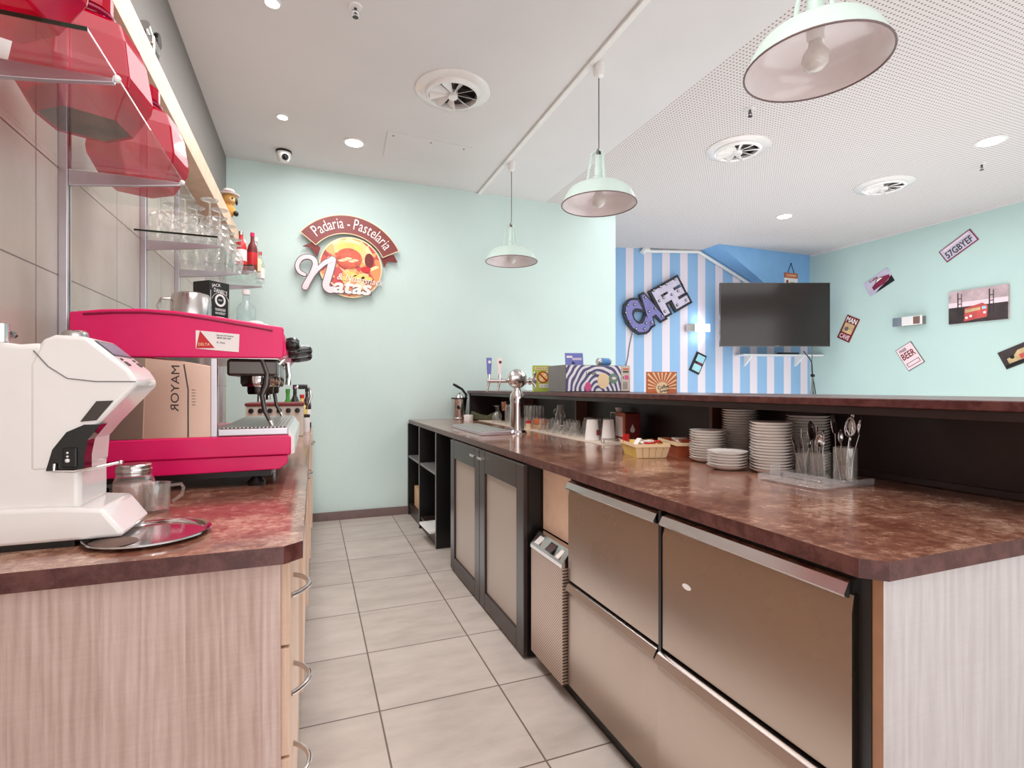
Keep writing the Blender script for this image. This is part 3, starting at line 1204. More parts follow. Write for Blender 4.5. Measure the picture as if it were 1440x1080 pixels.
def red_jar(y, label, beans=None):
    t = thing('red_jar', label, 'jar', (-0.528, y, 1.8805), 0.26, group='big red jars')
    prof = [(0.001, 0.0), (0.098, 0.0), (0.138, 0.075), (0.142, 0.10), (0.128, 0.19), (0.112, 0.232), (0.062, 0.262), (0.052, 0.268), (0.052, 0.288)]
    b = MB().lathe(prof[1:] if beans else prof, (0, 0, 0), 6, a0=0.15)
    b.build('jar_body', 'red_clear', t, world=False, smooth=0, bevel=0.004)
    b = MB().lathe([(0.055, 0.268), (0.062, 0.272), (0.062, 0.278), (0.055, 0.282)], (0, 0, 0), 24)
    b.build('neck_ring', 'pink_groove', t, world=False)
    b = MB().lathe([(0, 0.334), (0.05, 0.334), (0.055, 0.33), (0.055, 0.288), (0.051, 0.286), (0, 0.286)], (0, 0, 0), 14)
    b.build('lid', 'red_clear', t, world=False, smooth=20)
    if beans:
        b = MB().lathe([(0, 0.003), (0.09, 0.003), (0.112, 0.04), (0.1, 0.06), (0.05, 0.072), (0, 0.066)], (0, 0, 0), 6, a0=0.15)
        o = b.build('coffee_filling', beans, t, world=False)
        o['label'] = 'dark coffee filling'
    b = MB()
    b.T = Matrix.Rotation(0.12, 4, 'Z') @ Matrix.Translation((0.124, 0.02, 0.11)) @ Matrix.Rotation(PI / 2, 4, 'Y')
    b.disc((0, 0), 0.018, -0.003, 0.006, 16)
    b.build('price_tag', 'paper_white', t, world=False, smooth=0)
    return t


red_jar(1.17, 'big red faceted jar nearest the camera, cut by the frame')
red_jar(1.60, 'big red faceted jar with dark coffee in the bottom, middle of the three', 'coffee_beans')
red_jar(2.04, 'big red faceted empty jar nearest the upturned glasses')

# upturned stemmed glasses
wg = thing('wine_glass', '', 'glass', (-0.60, 2.66, 1.8805), group='upturned stemmed glasses on the shelf')
b = MB().lathe([(0.030, 0.0), (0.039, 0.03), (0.042, 0.055), (0.036, 0.085), (0.018, 0.102), (0.005, 0.11), (0.004, 0.165), (0.008, 0.172),
                (0.034, 0.177), (0.036, 0.18), (0.008, 0.182), (0.0, 0.182)], (0, 0, 0), 18)
b.build('glass', 'clear_glass', wg, world=False)
rows = ['first', 'second', 'third', 'fourth', 'fifth', 'sixth', 'seventh']
i = 0
for r_ in range(7):
    for c_ in range(3):
        x = -0.615 + c_ * 0.096 + (0.02 if r_ % 2 else 0)
        y = 2.645 + r_ * 0.132
        lab = 'upturned stemmed glass in the %s row of the glass shelf, %s' % (rows[r_], ('against the tiles', 'in the middle', 'at the open edge')[c_])
        if r_ == 0 and c_ == 0:
            wg['label'] = lab
            wg.matrix_basis = Matrix.Translation((x, y, 1.8805))
        else:
            dup(wg, (x, y, 1.8805), lab)


def bottle(x, y, z, h, r, body, capm, label, lab=None, name='bottle'):
    t = thing(name, label, 'bottle', (x, y, z))
    MB().lathe([(0, 0), (r * 0.95, 0), (r, h * 0.03), (r, h * 0.55), (r * 0.8, h * 0.66), (r * 0.38, h * 0.76), (r * 0.34, h * 0.94), (0, h * 0.94)],
               (0, 0, 0), 16).build('bottle_body', body, t, world=False)
    MB().cyl((0, 0, h * 0.90), r * 0.42, h * 0.1, 14).build('cap', capm, t, world=False)
    if lab:
        MB().lathe([(r * 1.01, h * 0.14), (r * 1.02, h * 0.145), (r * 1.02, h * 0.46), (r * 1.01, h * 0.465)], (0, 0, 0), 16).build('paper_band', lab, t, world=False)
    return t


bottle(-0.46, 4.06, 2.0705, 0.24, 0.036, 'red', 'bright_steel', 'red syrup bottle at the near end of the high glass shelf', 'paper_white')
bottle(-0.40, 4.18, 2.0705, 0.27, 0.034, 'dark_red', 'pink_paint', 'dark red bottle with a pink cap on the high glass shelf', 'red')
bottle(-0.47, 4.32, 2.0705, 0.25, 0.036, 'red_clear', 'paper_white', 'clear red bottle with a white cap on the high glass shelf', 'red')
bottle(-0.40, 4.42, 2.0705, 0.30, 0.036, 'clear_glass', 'paper_white', 'tall clear bottle with a white cap on the high glass shelf', 'cream')
bottle(-0.45, 4.56, 2.0705, 0.26, 0.036, 'clear_glass', 'bright_steel', 'clear bottle with a metal cap on the high glass shelf')
bottle(-0.39, 4.66, 2.0705, 0.25, 0.034, 'clear_glass', 'red', 'clear bottle with a red cap at the far end of the high glass shelf', 'paper_white')

# plush toy and ornament on the pelmet
t = thing('plush_toy', 'small tan plush dog in a white hat on the timber pelmet', 'plush toy', (-0.60, 4.47, 2.5175))
MB().ball((0, 0, 0.055), 0.058, 18, (1, 0.9, 0.95)).build('body', 'tan_fur', t, world=False)
hd = MB().ball((0.012, -0.01, 0.135), 0.048, 18).build('head', 'tan_fur', t, world=False)
MB().ball((0.035, -0.045, 0.125), 0.02, 12, (1, 1.2, 0.8)).build('muzzle', 'cream', hd, world=False)
MB().ball((0.043, -0.066, 0.130), 0.008, 10).build('nose', 'black', hd, world=False)
for s_ in (-1, 1):
    MB().ball((0.012 + s_ * 0.052, -0.005, 0.125), 0.020, 12, (0.5, 0.8, 1.4)).build('ear', 'black', hd, world=False)
    MB().ball((0.02 + s_ * 0.045, -0.05, 0.02), 0.022, 12, (0.9, 1.3, 0.9)).build('paw', 'black', t, world=False)
b = MB().lathe([(0, 0.17), (0.072, 0.168), (0.074, 0.173), (0.042, 0.178), (0.04, 0.205), (0.03, 0.212), (0, 0.214)], (0.012, -0.01, 0), 20)
b.build('hat', 'paper_white', t, world=False)
MB().lathe([(0.0425, 0.179), (0.0435, 0.180), (0.0425, 0.190), (0.041, 0.190)], (0.012, -0.01, 0), 20).build('hat_band', 'dark_red', t, world=False)

t = thing('ornament', 'black and chrome vintage projector ornament on the timber pelmet', 'ornament', (-0.625, 2.52, 2.5175))
MB().box(-0.05, -0.06, 0, 0.045, 0.06, 0.014).build('base', 'black', t, world=False, smooth=0, bevel=0.003)
MB().box(-0.035, -0.045, 0.014, 0.03, 0.045, 0.11).build('housing', 'black_gloss', t, world=False, smooth=0, bevel=0.006)
MB().box(-0.038, -0.05, 0.09, 0.034, 0.05, 0.125).build('top_band', 'chrome', t, world=False, smooth=0, bevel=0.006)
MB().tube([(0.0, -0.05, 0.16), (0.0, 0.06, 0.145)], [0.02, 0.016], 16).build('barrel', 'chrome', t, world=False)
MB().tube([(0.0, 0.02, 0.115), (0.0, 0.045, 0.14)], 0.01, 10).build('arm', 'chrome', t, world=False)
MB().lathe([(0, 0), (0.03, 0), (0.032, 0.008), (0.03, 0.016), (0, 0.016)], (0.012, 0.06, 0.165), 20, Matrix.Rotation(PI / 2, 3, 'Y')).build('reel', 'black_gloss', t, world=False)
MB().tube([(0.03, -0.04, 0.02), (0.03, -0.04, 0.10)], 0.004, 8).build('trim_rod', 'chrome', t, world=False)

# ------------------------------------------------------------------ espresso machine
em = thing('espresso_machine', 'bright pink espresso machine with steel body on the worktop', 'espresso machine', (-0.34, 2.16, CT))
Y0, Y1 = 1.80, 2.52


def side_shape():
    top = [(-0.633, 1.437), (-0.56, 1.448), (-0.47, 1.455), (-0.38, 1.453), (-0.29, 1.444), (-0.2, 1.432), (-0.13, 1.422), (-0.088, 1.418), (-0.083, 1.41)]
    return [(-0.633, 1.312)] + top + [(-0.083, 1.325), (-0.09, 1.318)]


for k, (ya, yb) in enumerate(((Y0, Y0 + 0.022), (Y1 - 0.022, Y1))):
    b = MB().prism(side_shape()[::-1], ya, yb, 'xz')
    up = b.build('upper_side_panel', 'pink_paint', em, smooth=30, bevel=0.004)
    if k == 0:
        pts = [(-0.60, Y0 - 0.001, 1.432), (-0.53, Y0 - 0.001, 1.440), (-0.45, Y0 - 0.001, 1.444), (-0.37, Y0 - 0.001, 1.441), (-0.28, Y0 - 0.001, 1.430), (-0.20, Y0 - 0.001, 1.418), (-0.14, Y0 - 0.001, 1.409), (-0.115, Y0 - 0.001, 1.404)]
        MB().tube(pts, 0.0035, 8).build('groove', 'pink_groove', up)
        b = MB().prism([(-0.325, 1.342), (-0.325, 1.397), (-0.208, 1.389), (-0.210, 1.334)][::-1], Y0 - 0.0015, Y0 - 0.0005, 'xz')
        stk = b.build('sticker', 'paper_white', up, smooth=0)
        stk['label'] = 'white service sticker with a red triangle'
        b = MB().prism([(-0.324, 1.343), (-0.314, 1.396), (-0.275, 1.345)][::-1], Y0 - 0.0022, Y0 - 0.0014, 'xz')
        b.build('sticker_triangle', 'red', up, smooth=0)
        b = MB()
        b.T = frame((0, Y0 - 0.0012, 0), (1, 0, 0))
        b.text('DELTA', -0.303, 1.3555, 0.030, 0.008, 0.001, 0.0016)
        b.build('sticker_lettering', 'cream', up, smooth=0)
        b = MB()
        b.T = frame((0, Y0 - 0.0012, 0), (1, 0, 0))
        b.text('Service 24 heures', -0.247, 1.3835, 0.046, 0.005, 0.0004, 0.001, -0.06)
        b.text('0800 000 000', -0.250, 1.3755, 0.038, 0.005, 0.0004, 0.001, -0.06)
        b.text('R. Diaz', -0.258, 1.362, 0.022, 0.005, 0.0004, 0.001, -0.06)
        b.build('sticker_writing', 'black', up, smooth=0)
b = MB()
b.box(-0.63, Y0 + 0.022, 1.315, -0.10, Y1 - 0.022, 1.412)
b.build('upper_housing', 'bright_steel', em, smooth=0)
b = MB()
b.prism([(-0.10, 1.318), (-0.10, 1.405), (-0.083, 1.40), (-0.075, 1.33)][::-1], Y0 + 0.022, Y1 - 0.022, 'xz')
fpn = b.build('front_fascia', 'pink_paint', em, smooth=0, bevel=0.003)
for yb in (1.95, 2.37):
    for k in range(5):
        MB().ball((-0.077, yb - 0.05 + 0.025 * k, 1.372), 0.007, 10).build('button', 'chrome', fpn)
b = MB()
b.prism([(-0.62, 1.412), (-0.62, 1.444), (-0.47, 1.452), (-0.30, 1.440), (-0.12, 1.417), (-0.12, 1.412)][::-1], Y0 + 0.022, Y1 - 0.022, 'xz')
b.build('cup_warmer_top', 'bright_steel', em, smooth=30)
# lower pink skirt
b = MB()
b.prism([(-0.62, 1.010), (-0.62, 1.072), (-0.075, 1.075), (-0.062, 1.068), (-0.062, 1.012)][::-1], Y0, Y1, 'xz')
b.build('lower_side_panel', 'pink_paint', em, smooth=30, bevel=0.004)
b = MB()
b.prism([(-0.615, 0.962), (-0.615, 1.010), (-0.072, 1.010), (-0.072, 0.985), (-0.095, 0.966)][::-1], Y0 + 0.006, Y1 - 0.006, 'xz')
b.build('skirt', 'pink_paint', em, smooth=30, bevel=0.003)
b = MB().box(-0.60, Y0 + 0.025, 0.945, -0.12, Y1 - 0.025, 0.962)
b.build('base_plate', 'black', em, smooth=0)
for x in (-0.165, -0.58):
    for y in (Y0 + 0.045, Y1 - 0.045):
        MB().lathe([(0, 0), (0.025, 0), (0.027, 0.012), (0.018, 0.02), (0.012, 0.031), (0, 0.031)], (x, y, CT), 18).build('foot', 'black', em)
MB().cyl((-0.13, 2.1, CT), 0.006, 0.032, 10).build('drain_hose', 'alu', em)
# steel body wall with writing
b = MB()
b.prism([(-0.60, 1.072), (-0.60, 1.314), (-0.452, 1.314), (-0.36, 1.305), (-0.27, 1.288), (-0.275, 1.072)][::-1], Y0 + 0.012, Y0 + 0.032, 'xz')
bd = b.build('body', 'steel_panel', em, smooth=0, bevel=0.003)
b = MB()
b.T = frame((0, Y0 + 0.0115, 0), (1, 0, 0))
b.text('MAYOR', -0.381, 1.222, 0.138, 0.021, 0.0, 0.0012, PI / 2 - 0.02, 0.0, mirror=True)
b.build('lettering', 'dark_brown', bd, smooth=0)
b = MB().tube([(-0.358, Y0 + 0.0112, 1.295), (-0.347, Y0 + 0.0112, 1.22), (-0.347, Y0 + 0.0112, 1.076)], 0.0022, 6)
b.build('seam_line', 'dark_steel', bd)
b = MB()
for k in range(6):
    b.box(-0.338, Y0 + 0.0105, 1.172 + 0.009 * k, -0.328, Y0 + 0.0118, 1.1735 + 0.009 * k)
b.build('vent_slots', 'dark_steel', bd, smooth=0)
MB().box(-0.60, Y0 + 0.033, 1.072, -0.44, Y1 - 0.012, 1.316).build('boiler_case', 'dark_steel', em, smooth=0)
b = MB().prism([(-0.60, 1.074), (-0.60, 1.312), (-0.455, 1.312), (-0.462, 1.074)][::-1], Y0 + 0.008, Y0 + 0.012, 'xz')
b.build('rear_plate', 'brushed_steel', em, smooth=0)
for y in (Y0 + 0.004,):
    MB().box(-0.287, y, 1.074, -0.270, y + 0.012, 1.314).build('corner_post', 'alu', em, smooth=0, bevel=0.002)
# drip tray
b = MB().box(-0.268, Y0 - 0.001, 1.075, -0.070, Y1 - 0.0, 1.098)
tr = b.build('drip_tray', 'alu', em, smooth=0, bevel=0.004)
MB().box(-0.262, Y0 + 0.012, 1.098, -0.078, Y1 - 0.02, 1.1015).build('drip_grid', 'drip_grid', tr, smooth=0)
b = MB().prism([(-0.070, 1.072), (-0.072, 1.097), (-0.052, 1.066), (-0.052, 1.015), (-0.062, 1.012)], Y0 + 0.012, Y1 - 0.004, 'xz')
b.build('front_plate', 'white_gloss', em, smooth=0)
# brew groups, portafilters, steam wands
b = MB()
b.lathe([(0, 0), (0.045, 0), (0.05, 0.02), (0.05, 0.075), (0, 0.075)], (0, 0, 0), 20)
MB().box(-0.25, Y0 + 0.05, 1.262, -0.105, Y1 - 0.05, 1.3145).build('group_block', 'dark_steel', em, smooth=0, bevel=0.008)
for gi, y in enumerate((1.985, 2.315)):
    g = MB().lathe([(0, 1.228), (0.056, 1.228), (0.062, 1.24), (0.062, 1.3), (0.054, 1.315), (0, 1.315)], (-0.165, y, 0), 24).build('brew_group', 'chrome', em)
    MB().lathe([(0, 1.222), (0.038, 1.222), (0.041, 1.23), (0.041, 1.262), (0, 1.262)], (-0.165, y, -0.02), 24).build('filter_basket', 'dark_steel', g)
    pf = MB().tube([(-0.125, y, 1.29), (-0.10, y, 1.315), (-0.082, y, 1.338)], 0.009, 10).build('portafilter', 'chrome', em)
    MB().tube([(-0.088, y, 1.338), (-0.075, y, 1.343), (-0.05, y, 1.350), (-0.02, y, 1.355), (-0.004, y, 1.356), (0.002, y, 1.356)], [0.012, 0.017, 0.022, 0.022, 0.016, 0.006], 14).build('handle', 'black_gloss', pf)
    MB().tube([(-0.165, y, 1.215), (-0.165, y - 0.02, 1.198), (-0.165, y - 0.024, 1.176)], 0.008, 10).build('spout', 'chrome', pf)
    MB().tube([(-0.165, y, 1.215), (-0.165, y + 0.02, 1.198), (-0.165, y + 0.024, 1.176)], 0.008, 10).build('spout', 'chrome', pf)
for y, s_ in ((1.855, 1), (2.455, 1)):
    b = MB().tube([(-0.15, y, 1.316), (-0.135, y, 1.27), (-0.138, y, 1.235), (-0.15, y, 1.20), (-0.142, y, 1.15), (-0.125, y, 1.112)], [0.009, 0.009, 0.012, 0.008, 0.007, 0.006], 10)
    sw = b.build('steam_wand', 'dark_steel', em)
    MB().tube([(-0.126, y, 1.118), (-0.119, y, 1.100)], [0.0085, 0.006], 10).build('nozzle', 'bright_steel', sw)
    MB().lathe([(0, 0), (0.02, 0), (0.024, 0.012), (0.024, 0.03), (0.014, 0.04), (0, 0.04)], (-0.078, y, 1.366), 14, Matrix.Rotation(PI / 2, 3, 'Y')).build('steam_knob', 'black_gloss', em)
b = MB().tube([(-0.085, 2.12, 1.318), (-0.08, 2.12, 1.27), (-0.083, 2.12, 1.235)], 0.010, 10)
b.build('water_spout', 'chrome', em)
b = MB().tube([(-0.07, 2.44, 1.225), (-0.03, 2.44, 1.232), (-0.008, 2.44, 1.222), (-0.004, 2.44, 1.185), (-0.022, 2.44, 1.13)], 0.006, 10)
h = b.build('hot_water_arm', 'chrome', em)
MB().tube([(-0.055, 2.44, 1.228), (-0.018, 2.44, 1.229)], 0.011, 10).build('grip', 'black', h)

# things standing on the machine
t = thing('steel_pot', 'steel milk pot upside down on top of the pink machine', 'pot', (-0.425, 2.27, 1.4535))
MB().lathe([(0, 0), (0.066, 0), (0.067, 0.008), (0.067, 0.10), (0.06, 0.122), (0.045, 0.128), (0, 0.129)], (0, 0, 0), 28).build('pot_body', 'bright_steel', t, world=False)
MB().tube([(-0.062, -0.02, 0.10), (-0.09, -0.03, 0.098), (-0.10, -0.033, 0.07), (-0.088, -0.03, 0.04), (-0.064, -0.02, 0.04)], 0.005, 8).build('handle', 'bright_steel', t, world=False)
t = thing('bottle_box', 'black gift box with white old-style lettering behind the steel pot', 'box', (-0.385, 2.44, 1.4535), math.radians(48))
MB().box(-0.047, -0.0455, 0, 0.047, 0.0455, 0.202).build('carton', 'black', t, world=False, smooth=0, bevel=0.002)
b = MB()
b.T = frame((0, -0.0457, 0), (1, 0, 0)) @ Matrix.Diagonal((0.82, 0.86, 1, 1))
b.ringarc((0.004, 0.135), 0.048, 0.0495, 0.35, PI - 0.35, 0, 0.0008, 20)
b.text("JACK", -0.018, 0.214, 0.05, 0.018, 0, 0.0008, 0.12)
b.text("DANIEL'S", 0.006, 0.190, 0.074, 0.02, 0, 0.0008, -0.12)
b.ringarc((0.004, 0.148), 0.020, 0.030, 0, 2 * PI, 0, 0.0008, 24)
b.text('OLD', 0.004, 0.149, 0.022, 0.008, 0, 0.0008)
b.text('TENNESSEE', 0.004, 0.103, 0.06, 0.012, 0, 0.0008)
b.text('WHISKEY', 0.004, 0.086, 0.058, 0.011, 0, 0.0008)
b.box(-0.05, 0.02, 0, -0.048, 0.19, 0.0008)
b.box(0.050, 0.02, 0, 0.052, 0.16, 0.0008)
b.build('print', 'paper_white', t, world=False, smooth=0)
b = MB()
b.T = frame((0, -0.0457, 0), (1, 0, 0)) @ Matrix.Diagonal((0.82, 0.86, 1, 1))
b.box(-0.018, 0.04, 0, 0.026, 0.07, 0.0008)
b.build('seal', 'paper_white', t, world=False, smooth=0)
bottle(-0.255, 2.42, 1.4405, 0.19, 0.038, 'tank_water', 'paper_white', 'pale clear flask standing on the pink machine beside the black gift box', None, 'flask')
t = thing('coffee_cup', 'small white cup upside down on the front of the pink machine', 'cup', (-0.20, 2.2, 1.4325))
MB().lathe([(0, 0.045), (0.02, 0.045), (0.028, 0.04), (0.034, 0.0), (0.031, 0.0), (0.026, 0.036), (0, 0.04)], (0, 0, 0), 20).build('cup_body', 'china', t, world=False)
MB().tube([(0.031, 0, 0.034), (0.046, 0, 0.03), (0.046, 0, 0.014), (0.033, 0, 0.010)], 0.003, 8).build('handle', 'china', t, world=False)

# ------------------------------------------------------------------ coffee grinder
gr = thing('coffee_grinder', 'glossy white coffee grinder with a display at the near end of the worktop', 'coffee grinder', (-0.55, 1.335, CT))
GY = 1.335
# base foot
b = MB()
b.prism([(-0.665, CT + 0.0125), (-0.665, CT + 0.085), (-0.46, CT + 0.078), (-0.385, CT + 0.070), (-0.352, CT + 0.022), (-0.352, CT + 0.0125)][::-1], GY - 0.088, GY + 0.088, 'xz')
b.build('base', 'white_gloss', gr, smooth=30, bevel=0.012, bseg=3)
MB().box(-0.66, GY - 0.08, CT, -0.432, GY + 0.08, CT + 0.014).build('rubber_foot', 'black', gr, smooth=0)
# column
b = MB()
b.prism([(-0.665, CT + 0.07), (-0.665, 1.322), (-0.655, 1.325), (-0.52, 1.308), (-0.485, 1.312), (-0.425, 1.16), (-0.425, CT + 0.07)][::-1], GY - 0.075, GY + 0.075, 'xz')
b.build('column', 'white_gloss', gr, smooth=30, bevel=0.02, bseg=4)
# head
b = MB()
head = [(-0.505, 1.062), (-0.505, 1.27), (-0.485, 1.318), (-0.465, 1.328), (-0.415, 1.326), (-0.345, 1.262), (-0.331, 1.238), (-0.333, 1.228),
        (-0.398, 1.150), (-0.42, 1.12), (-0.424, 1.064)]
b.prism(head[::-1], GY - 0.076, GY + 0.076, 'xz')
hd = b.build('head', 'white_gloss', gr, smooth=30, bevel=0.008, bseg=3)
b = MB().tube([(-0.497, GY - 0.0765, 1.296), (-0.475, GY - 0.0765, 1.266), (-0.445, GY - 0.0765, 1.243), (-0.40, GY - 0.0765, 1.237), (-0.333, GY - 0.0765, 1.237)], 0.0012, 6)
b.build('seam_line', 'grey_plastic', hd)
# dark mouth with chute
b = MB()
b.prism([(-0.478, 1.064), (-0.468, 1.105), (-0.446, 1.138), (-0.418, 1.152), (-0.391, 1.152), (-0.412, 1.122), (-0.4175, 1.09), (-0.4175, 1.062)][::-1], GY - 0.0775, GY - 0.04, 'xz')
b.build('outlet_recess', 'black_gloss', hd, smooth=0)
MB().box(-0.452, GY - 0.0815, 1.068, -0.428, GY - 0.05, 1.108).build('dosing_switch', 'black', hd, smooth=0, bevel=0.003)
for zz, rr in ((1.098, 0.0022), (1.091, 0.0022), (1.083, 0.0042)):
    MB().ball((-0.443, GY - 0.0815, zz), rr, 10).build('pilot_lamp', 'white_gloss', hd)
b = MB()
b.prism([(-0.424, 1.158), (-0.398, 1.198), (-0.370, 1.199), (-0.398, 1.160)][::-1], GY - 0.078, GY - 0.05, 'xz')
b.build('hatch', 'dark_steel', hd, smooth=0)
# display and buttons on the sloping top: slope from (-0.415,1.326) to (-0.345,1.262)
sl = Matrix.Translation((-0.380, GY, 1.2945)) @ Matrix.Rotation(math.radians(42.4), 4, 'Y')
b = MB()
b.T = sl
b.box(-0.034, -0.055, 0, 0.004, 0.055, 0.0016)
sc_ = b.build('display', 'screen_lcd', hd, smooth=0)
b = MB()
b.T = sl
b.box(-0.037, -0.058, -0.001, 0.007, 0.058, 0.001)
b.build('bezel', 'dark_steel', hd, smooth=0)
for yy in (-0.045, 0.035):
    b = MB()
    b.T = sl
    b.box(0.014, yy, 0, 0.020, yy + 0.01, 0.002)
    b.box(0.024, yy, 0, 0.036, yy + 0.016, 0.002)
    b.build('button', 'dark_steel', hd, smooth=0, bevel=0.001)
# hopper collar, lid clip and fork
b = MB().lathe([(0, 1.326), (0.058, 1.326), (0.062, 1.331), (0.058, 1.338), (0, 1.34)], (-0.62, GY + 0.005, 0), 28)
hp = b.build('hopper_collar', 'black_gloss', gr)
MB().cyl((-0.553, GY - 0.055, 1.312), 0.011, 0.035, 16).build('locking_pin', 'chrome', hp)
MB().lathe([(0, 0), (0.022, 0), (0.024, 0.006), (0.022, 0.014), (0.016, 0.018), (0, 0.018)], (-0.462, GY + 0.01, 1.326), 20).build('adjusting_knob', 'bright_steel', gr)
b = MB().tube([(-0.462, GY - 0.084, 1.078), (-0.462, GY - 0.086, 1.064), (-0.43, GY - 0.088, 1.062), (-0.395, GY - 0.08, 1.068), (-0.362, GY - 0.07, 1.074)], 0.003, 8)
b.ball((-0.36, GY - 0.07, 1.0745), 0.0045, 10)
b.build('portafilter_fork', 'chrome', gr)

t = thing('serving_tray', 'round chrome tray under the front of the white grinder', 'tray', (-0.315, 1.283, CT))
MB().lathe([(0, 0.004), (0.098, 0.004), (0.106, 0.010), (0.112, 0.011), (0.113, 0.008), (0.100, 0.0), (0, 0.0)], (0, 0, 0), 48).build('tray_dish', 'chrome', t, world=False)
b = MB().lathe([(0, 0.012), (0.02, 0.011), (0.036, 0.008), (0.044, 0.0048), (0, 0.0048)], (0, 0, 0), 18, sy=0.9)
b.v = [(x - 0.052, y - 0.045, z) for x, y, z in b.v]
o = b.build('coffee_grounds', 'grounds', t, world=False)
o['kind'] = 'stuff'

t = thing('storage_jar', 'glass screw-top jar full of pinkish sugar behind the grinder', 'jar', (-0.42, 1.575, CT))
MB().lathe([(0, 0), (0.040, 0), (0.045, 0.008), (0.045, 0.07), (0.040, 0.084), (0.036, 0.092), (0.036, 0.1)], (0, 0, 0), 24).build('glass_body', 'clear_glass', t, world=False)
MB().lathe([(0, 0.003), (0.039, 0.003), (0.0435, 0.01), (0.0435, 0.066), (0.03, 0.072), (0, 0.074)], (0, 0, 0), 24).build('filling', 'oats', t, world=False)
MB().lathe([(0, 0.117), (0.034, 0.117), (0.038, 0.114), (0.038, 0.106), (0.0395, 0.104), (0.0395, 0.098), (0.038, 0.096), (0.038, 0.09), (0, 0.09)], (0, 0, 0), 28).build('screw_lid', 'bright_steel', t, world=False)
t = thing('glass_mug', 'small clear glass mug beside the screw-top jar', 'mug', (-0.362, 1.532, CT))
MB().lathe([(0, 0), (0.027, 0), (0.029, 0.004), (0.031, 0.072), (0.029, 0.072), (0.026, 0.008), (0, 0.007)], (0, 0, 0), 20).build('glass_body', 'clear_glass', t, world=False)
MB().tube([(0.026, 0.012, 0.062), (0.050, 0.016, 0.064), (0.055, 0.017, 0.054), (0.052, 0.016, 0.036), (0.032, 0.012, 0.022)], 0.004, 8).build('handle', 'clear_glass', t, world=False)

# far end of the left counter
t = thing('counter_appliance', 'beige counter appliance with a row of black knobs behind the drip tray', 'appliance', (-0.21, 3.6, CT))
MB().box(-0.17, -0.02, 0, 0.16, 0.25, 0.195).build('housing', 'beige_plastic', t, world=False, smooth=0, bevel=0.006)
MB().box(-0.175, -0.03, 0.195, 0.165, 0.26, 0.213).build('top_cover', 'dark_red', t, world=False, smooth=0, bevel=0.004)
for k in range(6):
    MB().lathe([(0, 0), (0.016, 0), (0.014, 0.018), (0, 0.02)], (-0.14 + 0.053 * k, -0.02, 0.165), 14, Matrix.Rotation(PI / 2, 3, 'X')).build('knob', 'black', t, world=False)
bottle(-0.16, 4.05, CT, 0.30, 0.035, 'leaf_green', 'leaf_green', 'green bottle behind the black-knobbed appliance')
bottle(-0.115, 4.12, CT, 0.33, 0.035, 'black_gloss', 'black', 'black bottle between the green bottle and the red sauce tube', 'paper_white')
bottle(-0.065, 4.02, CT, 0.26, 0.036, 'yellow', 'red', 'yellow bottle with a red cap at the far end of the espresso counter', 'red')
bottle(-0.035, 4.30, CT, 0.31, 0.032, 'bottle_dark', 'black', 'dark glass bottle by the open edge of the espresso counter', 'paper_white')
t = thing('spice_tin', 'small white tin with a black lid near the edge of the espresso counter', 'tin', (-0.038, 3.95, CT))
MB().cyl((0, 0, 0), 0.026, 0.10, 18).build('tin_body', 'paper_white', t, world=False)
MB().cyl((0, 0, 0.10), 0.0265, 0.02, 18).build('lid', 'black', t, world=False)
# ================================================================== THINGS ON THE BAR WORKTOP
# saucer stacks -------------------------------------------------------
saucer_me = MB().lathe([(0, 0.0), (0.042, 0.0), (0.046, 0.002), (0.056, 0.006), (0.0725, 0.0155), (0.0735, 0.0172), (0.0715, 0.0172), (0.055, 0.0105), (0.045, 0.0102), (0, 0.0102)], (0, 0, 0), 36)
proto = None
STACKS = [('stack beside the red-brown basket', 1.548, 1.742, 12), ('tall stack touching the bay divider', 1.715, 1.735, 20),
          ('lowest front stack', 1.476, 1.556, 6), ('tall stack beside the cutlery caddy', 1.559, 1.427, 17),
          ('tall stack behind the cutlery caddy', 1.722, 1.412, 19)]
for nm, x, y, n in STACKS:
    for k in range(n):
        from_top = n - 1 - k
        lab = 'white saucer, %s from the top of the %s' % (ORD[from_top], nm) if from_top else 'white saucer on top of the %s' % nm
        j = (random.uniform(-0.0012, 0.0012), random.uniform(-0.0012, 0.0012))
        loc = (x + j[0], y + j[1], CT + 0.0003 + 0.01055 * k)
        if proto is None:
            proto = saucer_me.build('saucer', 'china')
            proto.location = loc
            tag(proto, lab, 'saucer', 'white saucers stacked on the bar')
        else:
            o = proto.copy()
            COL.objects.link(o)
            o.location = loc
            o.rotation_euler.z = random.uniform(0, 6)
            o['label'] = lab

# cutlery caddy -------------------------------------------------------
cq = math.radians(4)
cc = thing('cutlery_caddy', 'clear acrylic cutlery caddy with three cups beside the saucer stacks', 'cutlery caddy', (1.535, 1.235, CT), cq)
MB().box(-0.125, -0.115, 0, 0.125, 0.115, 0.007).build('base_plate', 'acrylic', cc, world=False, smooth=0, bevel=0.002)
for x0, y0, x1, y1 in ((-0.125, -0.115, 0.125, -0.109), (-0.125, 0.109, 0.125, 0.115), (-0.125, -0.109, -0.119, 0.109), (-0.01, -0.109, -0.005, 0.109)):
    MB().box(x0, y0, 0.007, x1, y1, 0.022).build('rail', 'acrylic', cc, world=False, smooth=0, bevel=0.0015)
MB().box(-0.115, 0.070, 0.007, -0.070, 0.075, 0.055).build('card_holder', 'acrylic', cc, world=False, smooth=0, bevel=0.001)
CUPS = [('tall', 0.062, -0.062, 0.034, 0.118), ('mid', 0.060, 0.018, 0.033, 0.092), ('rear', 0.062, 0.080, 0.027, 0.085)]
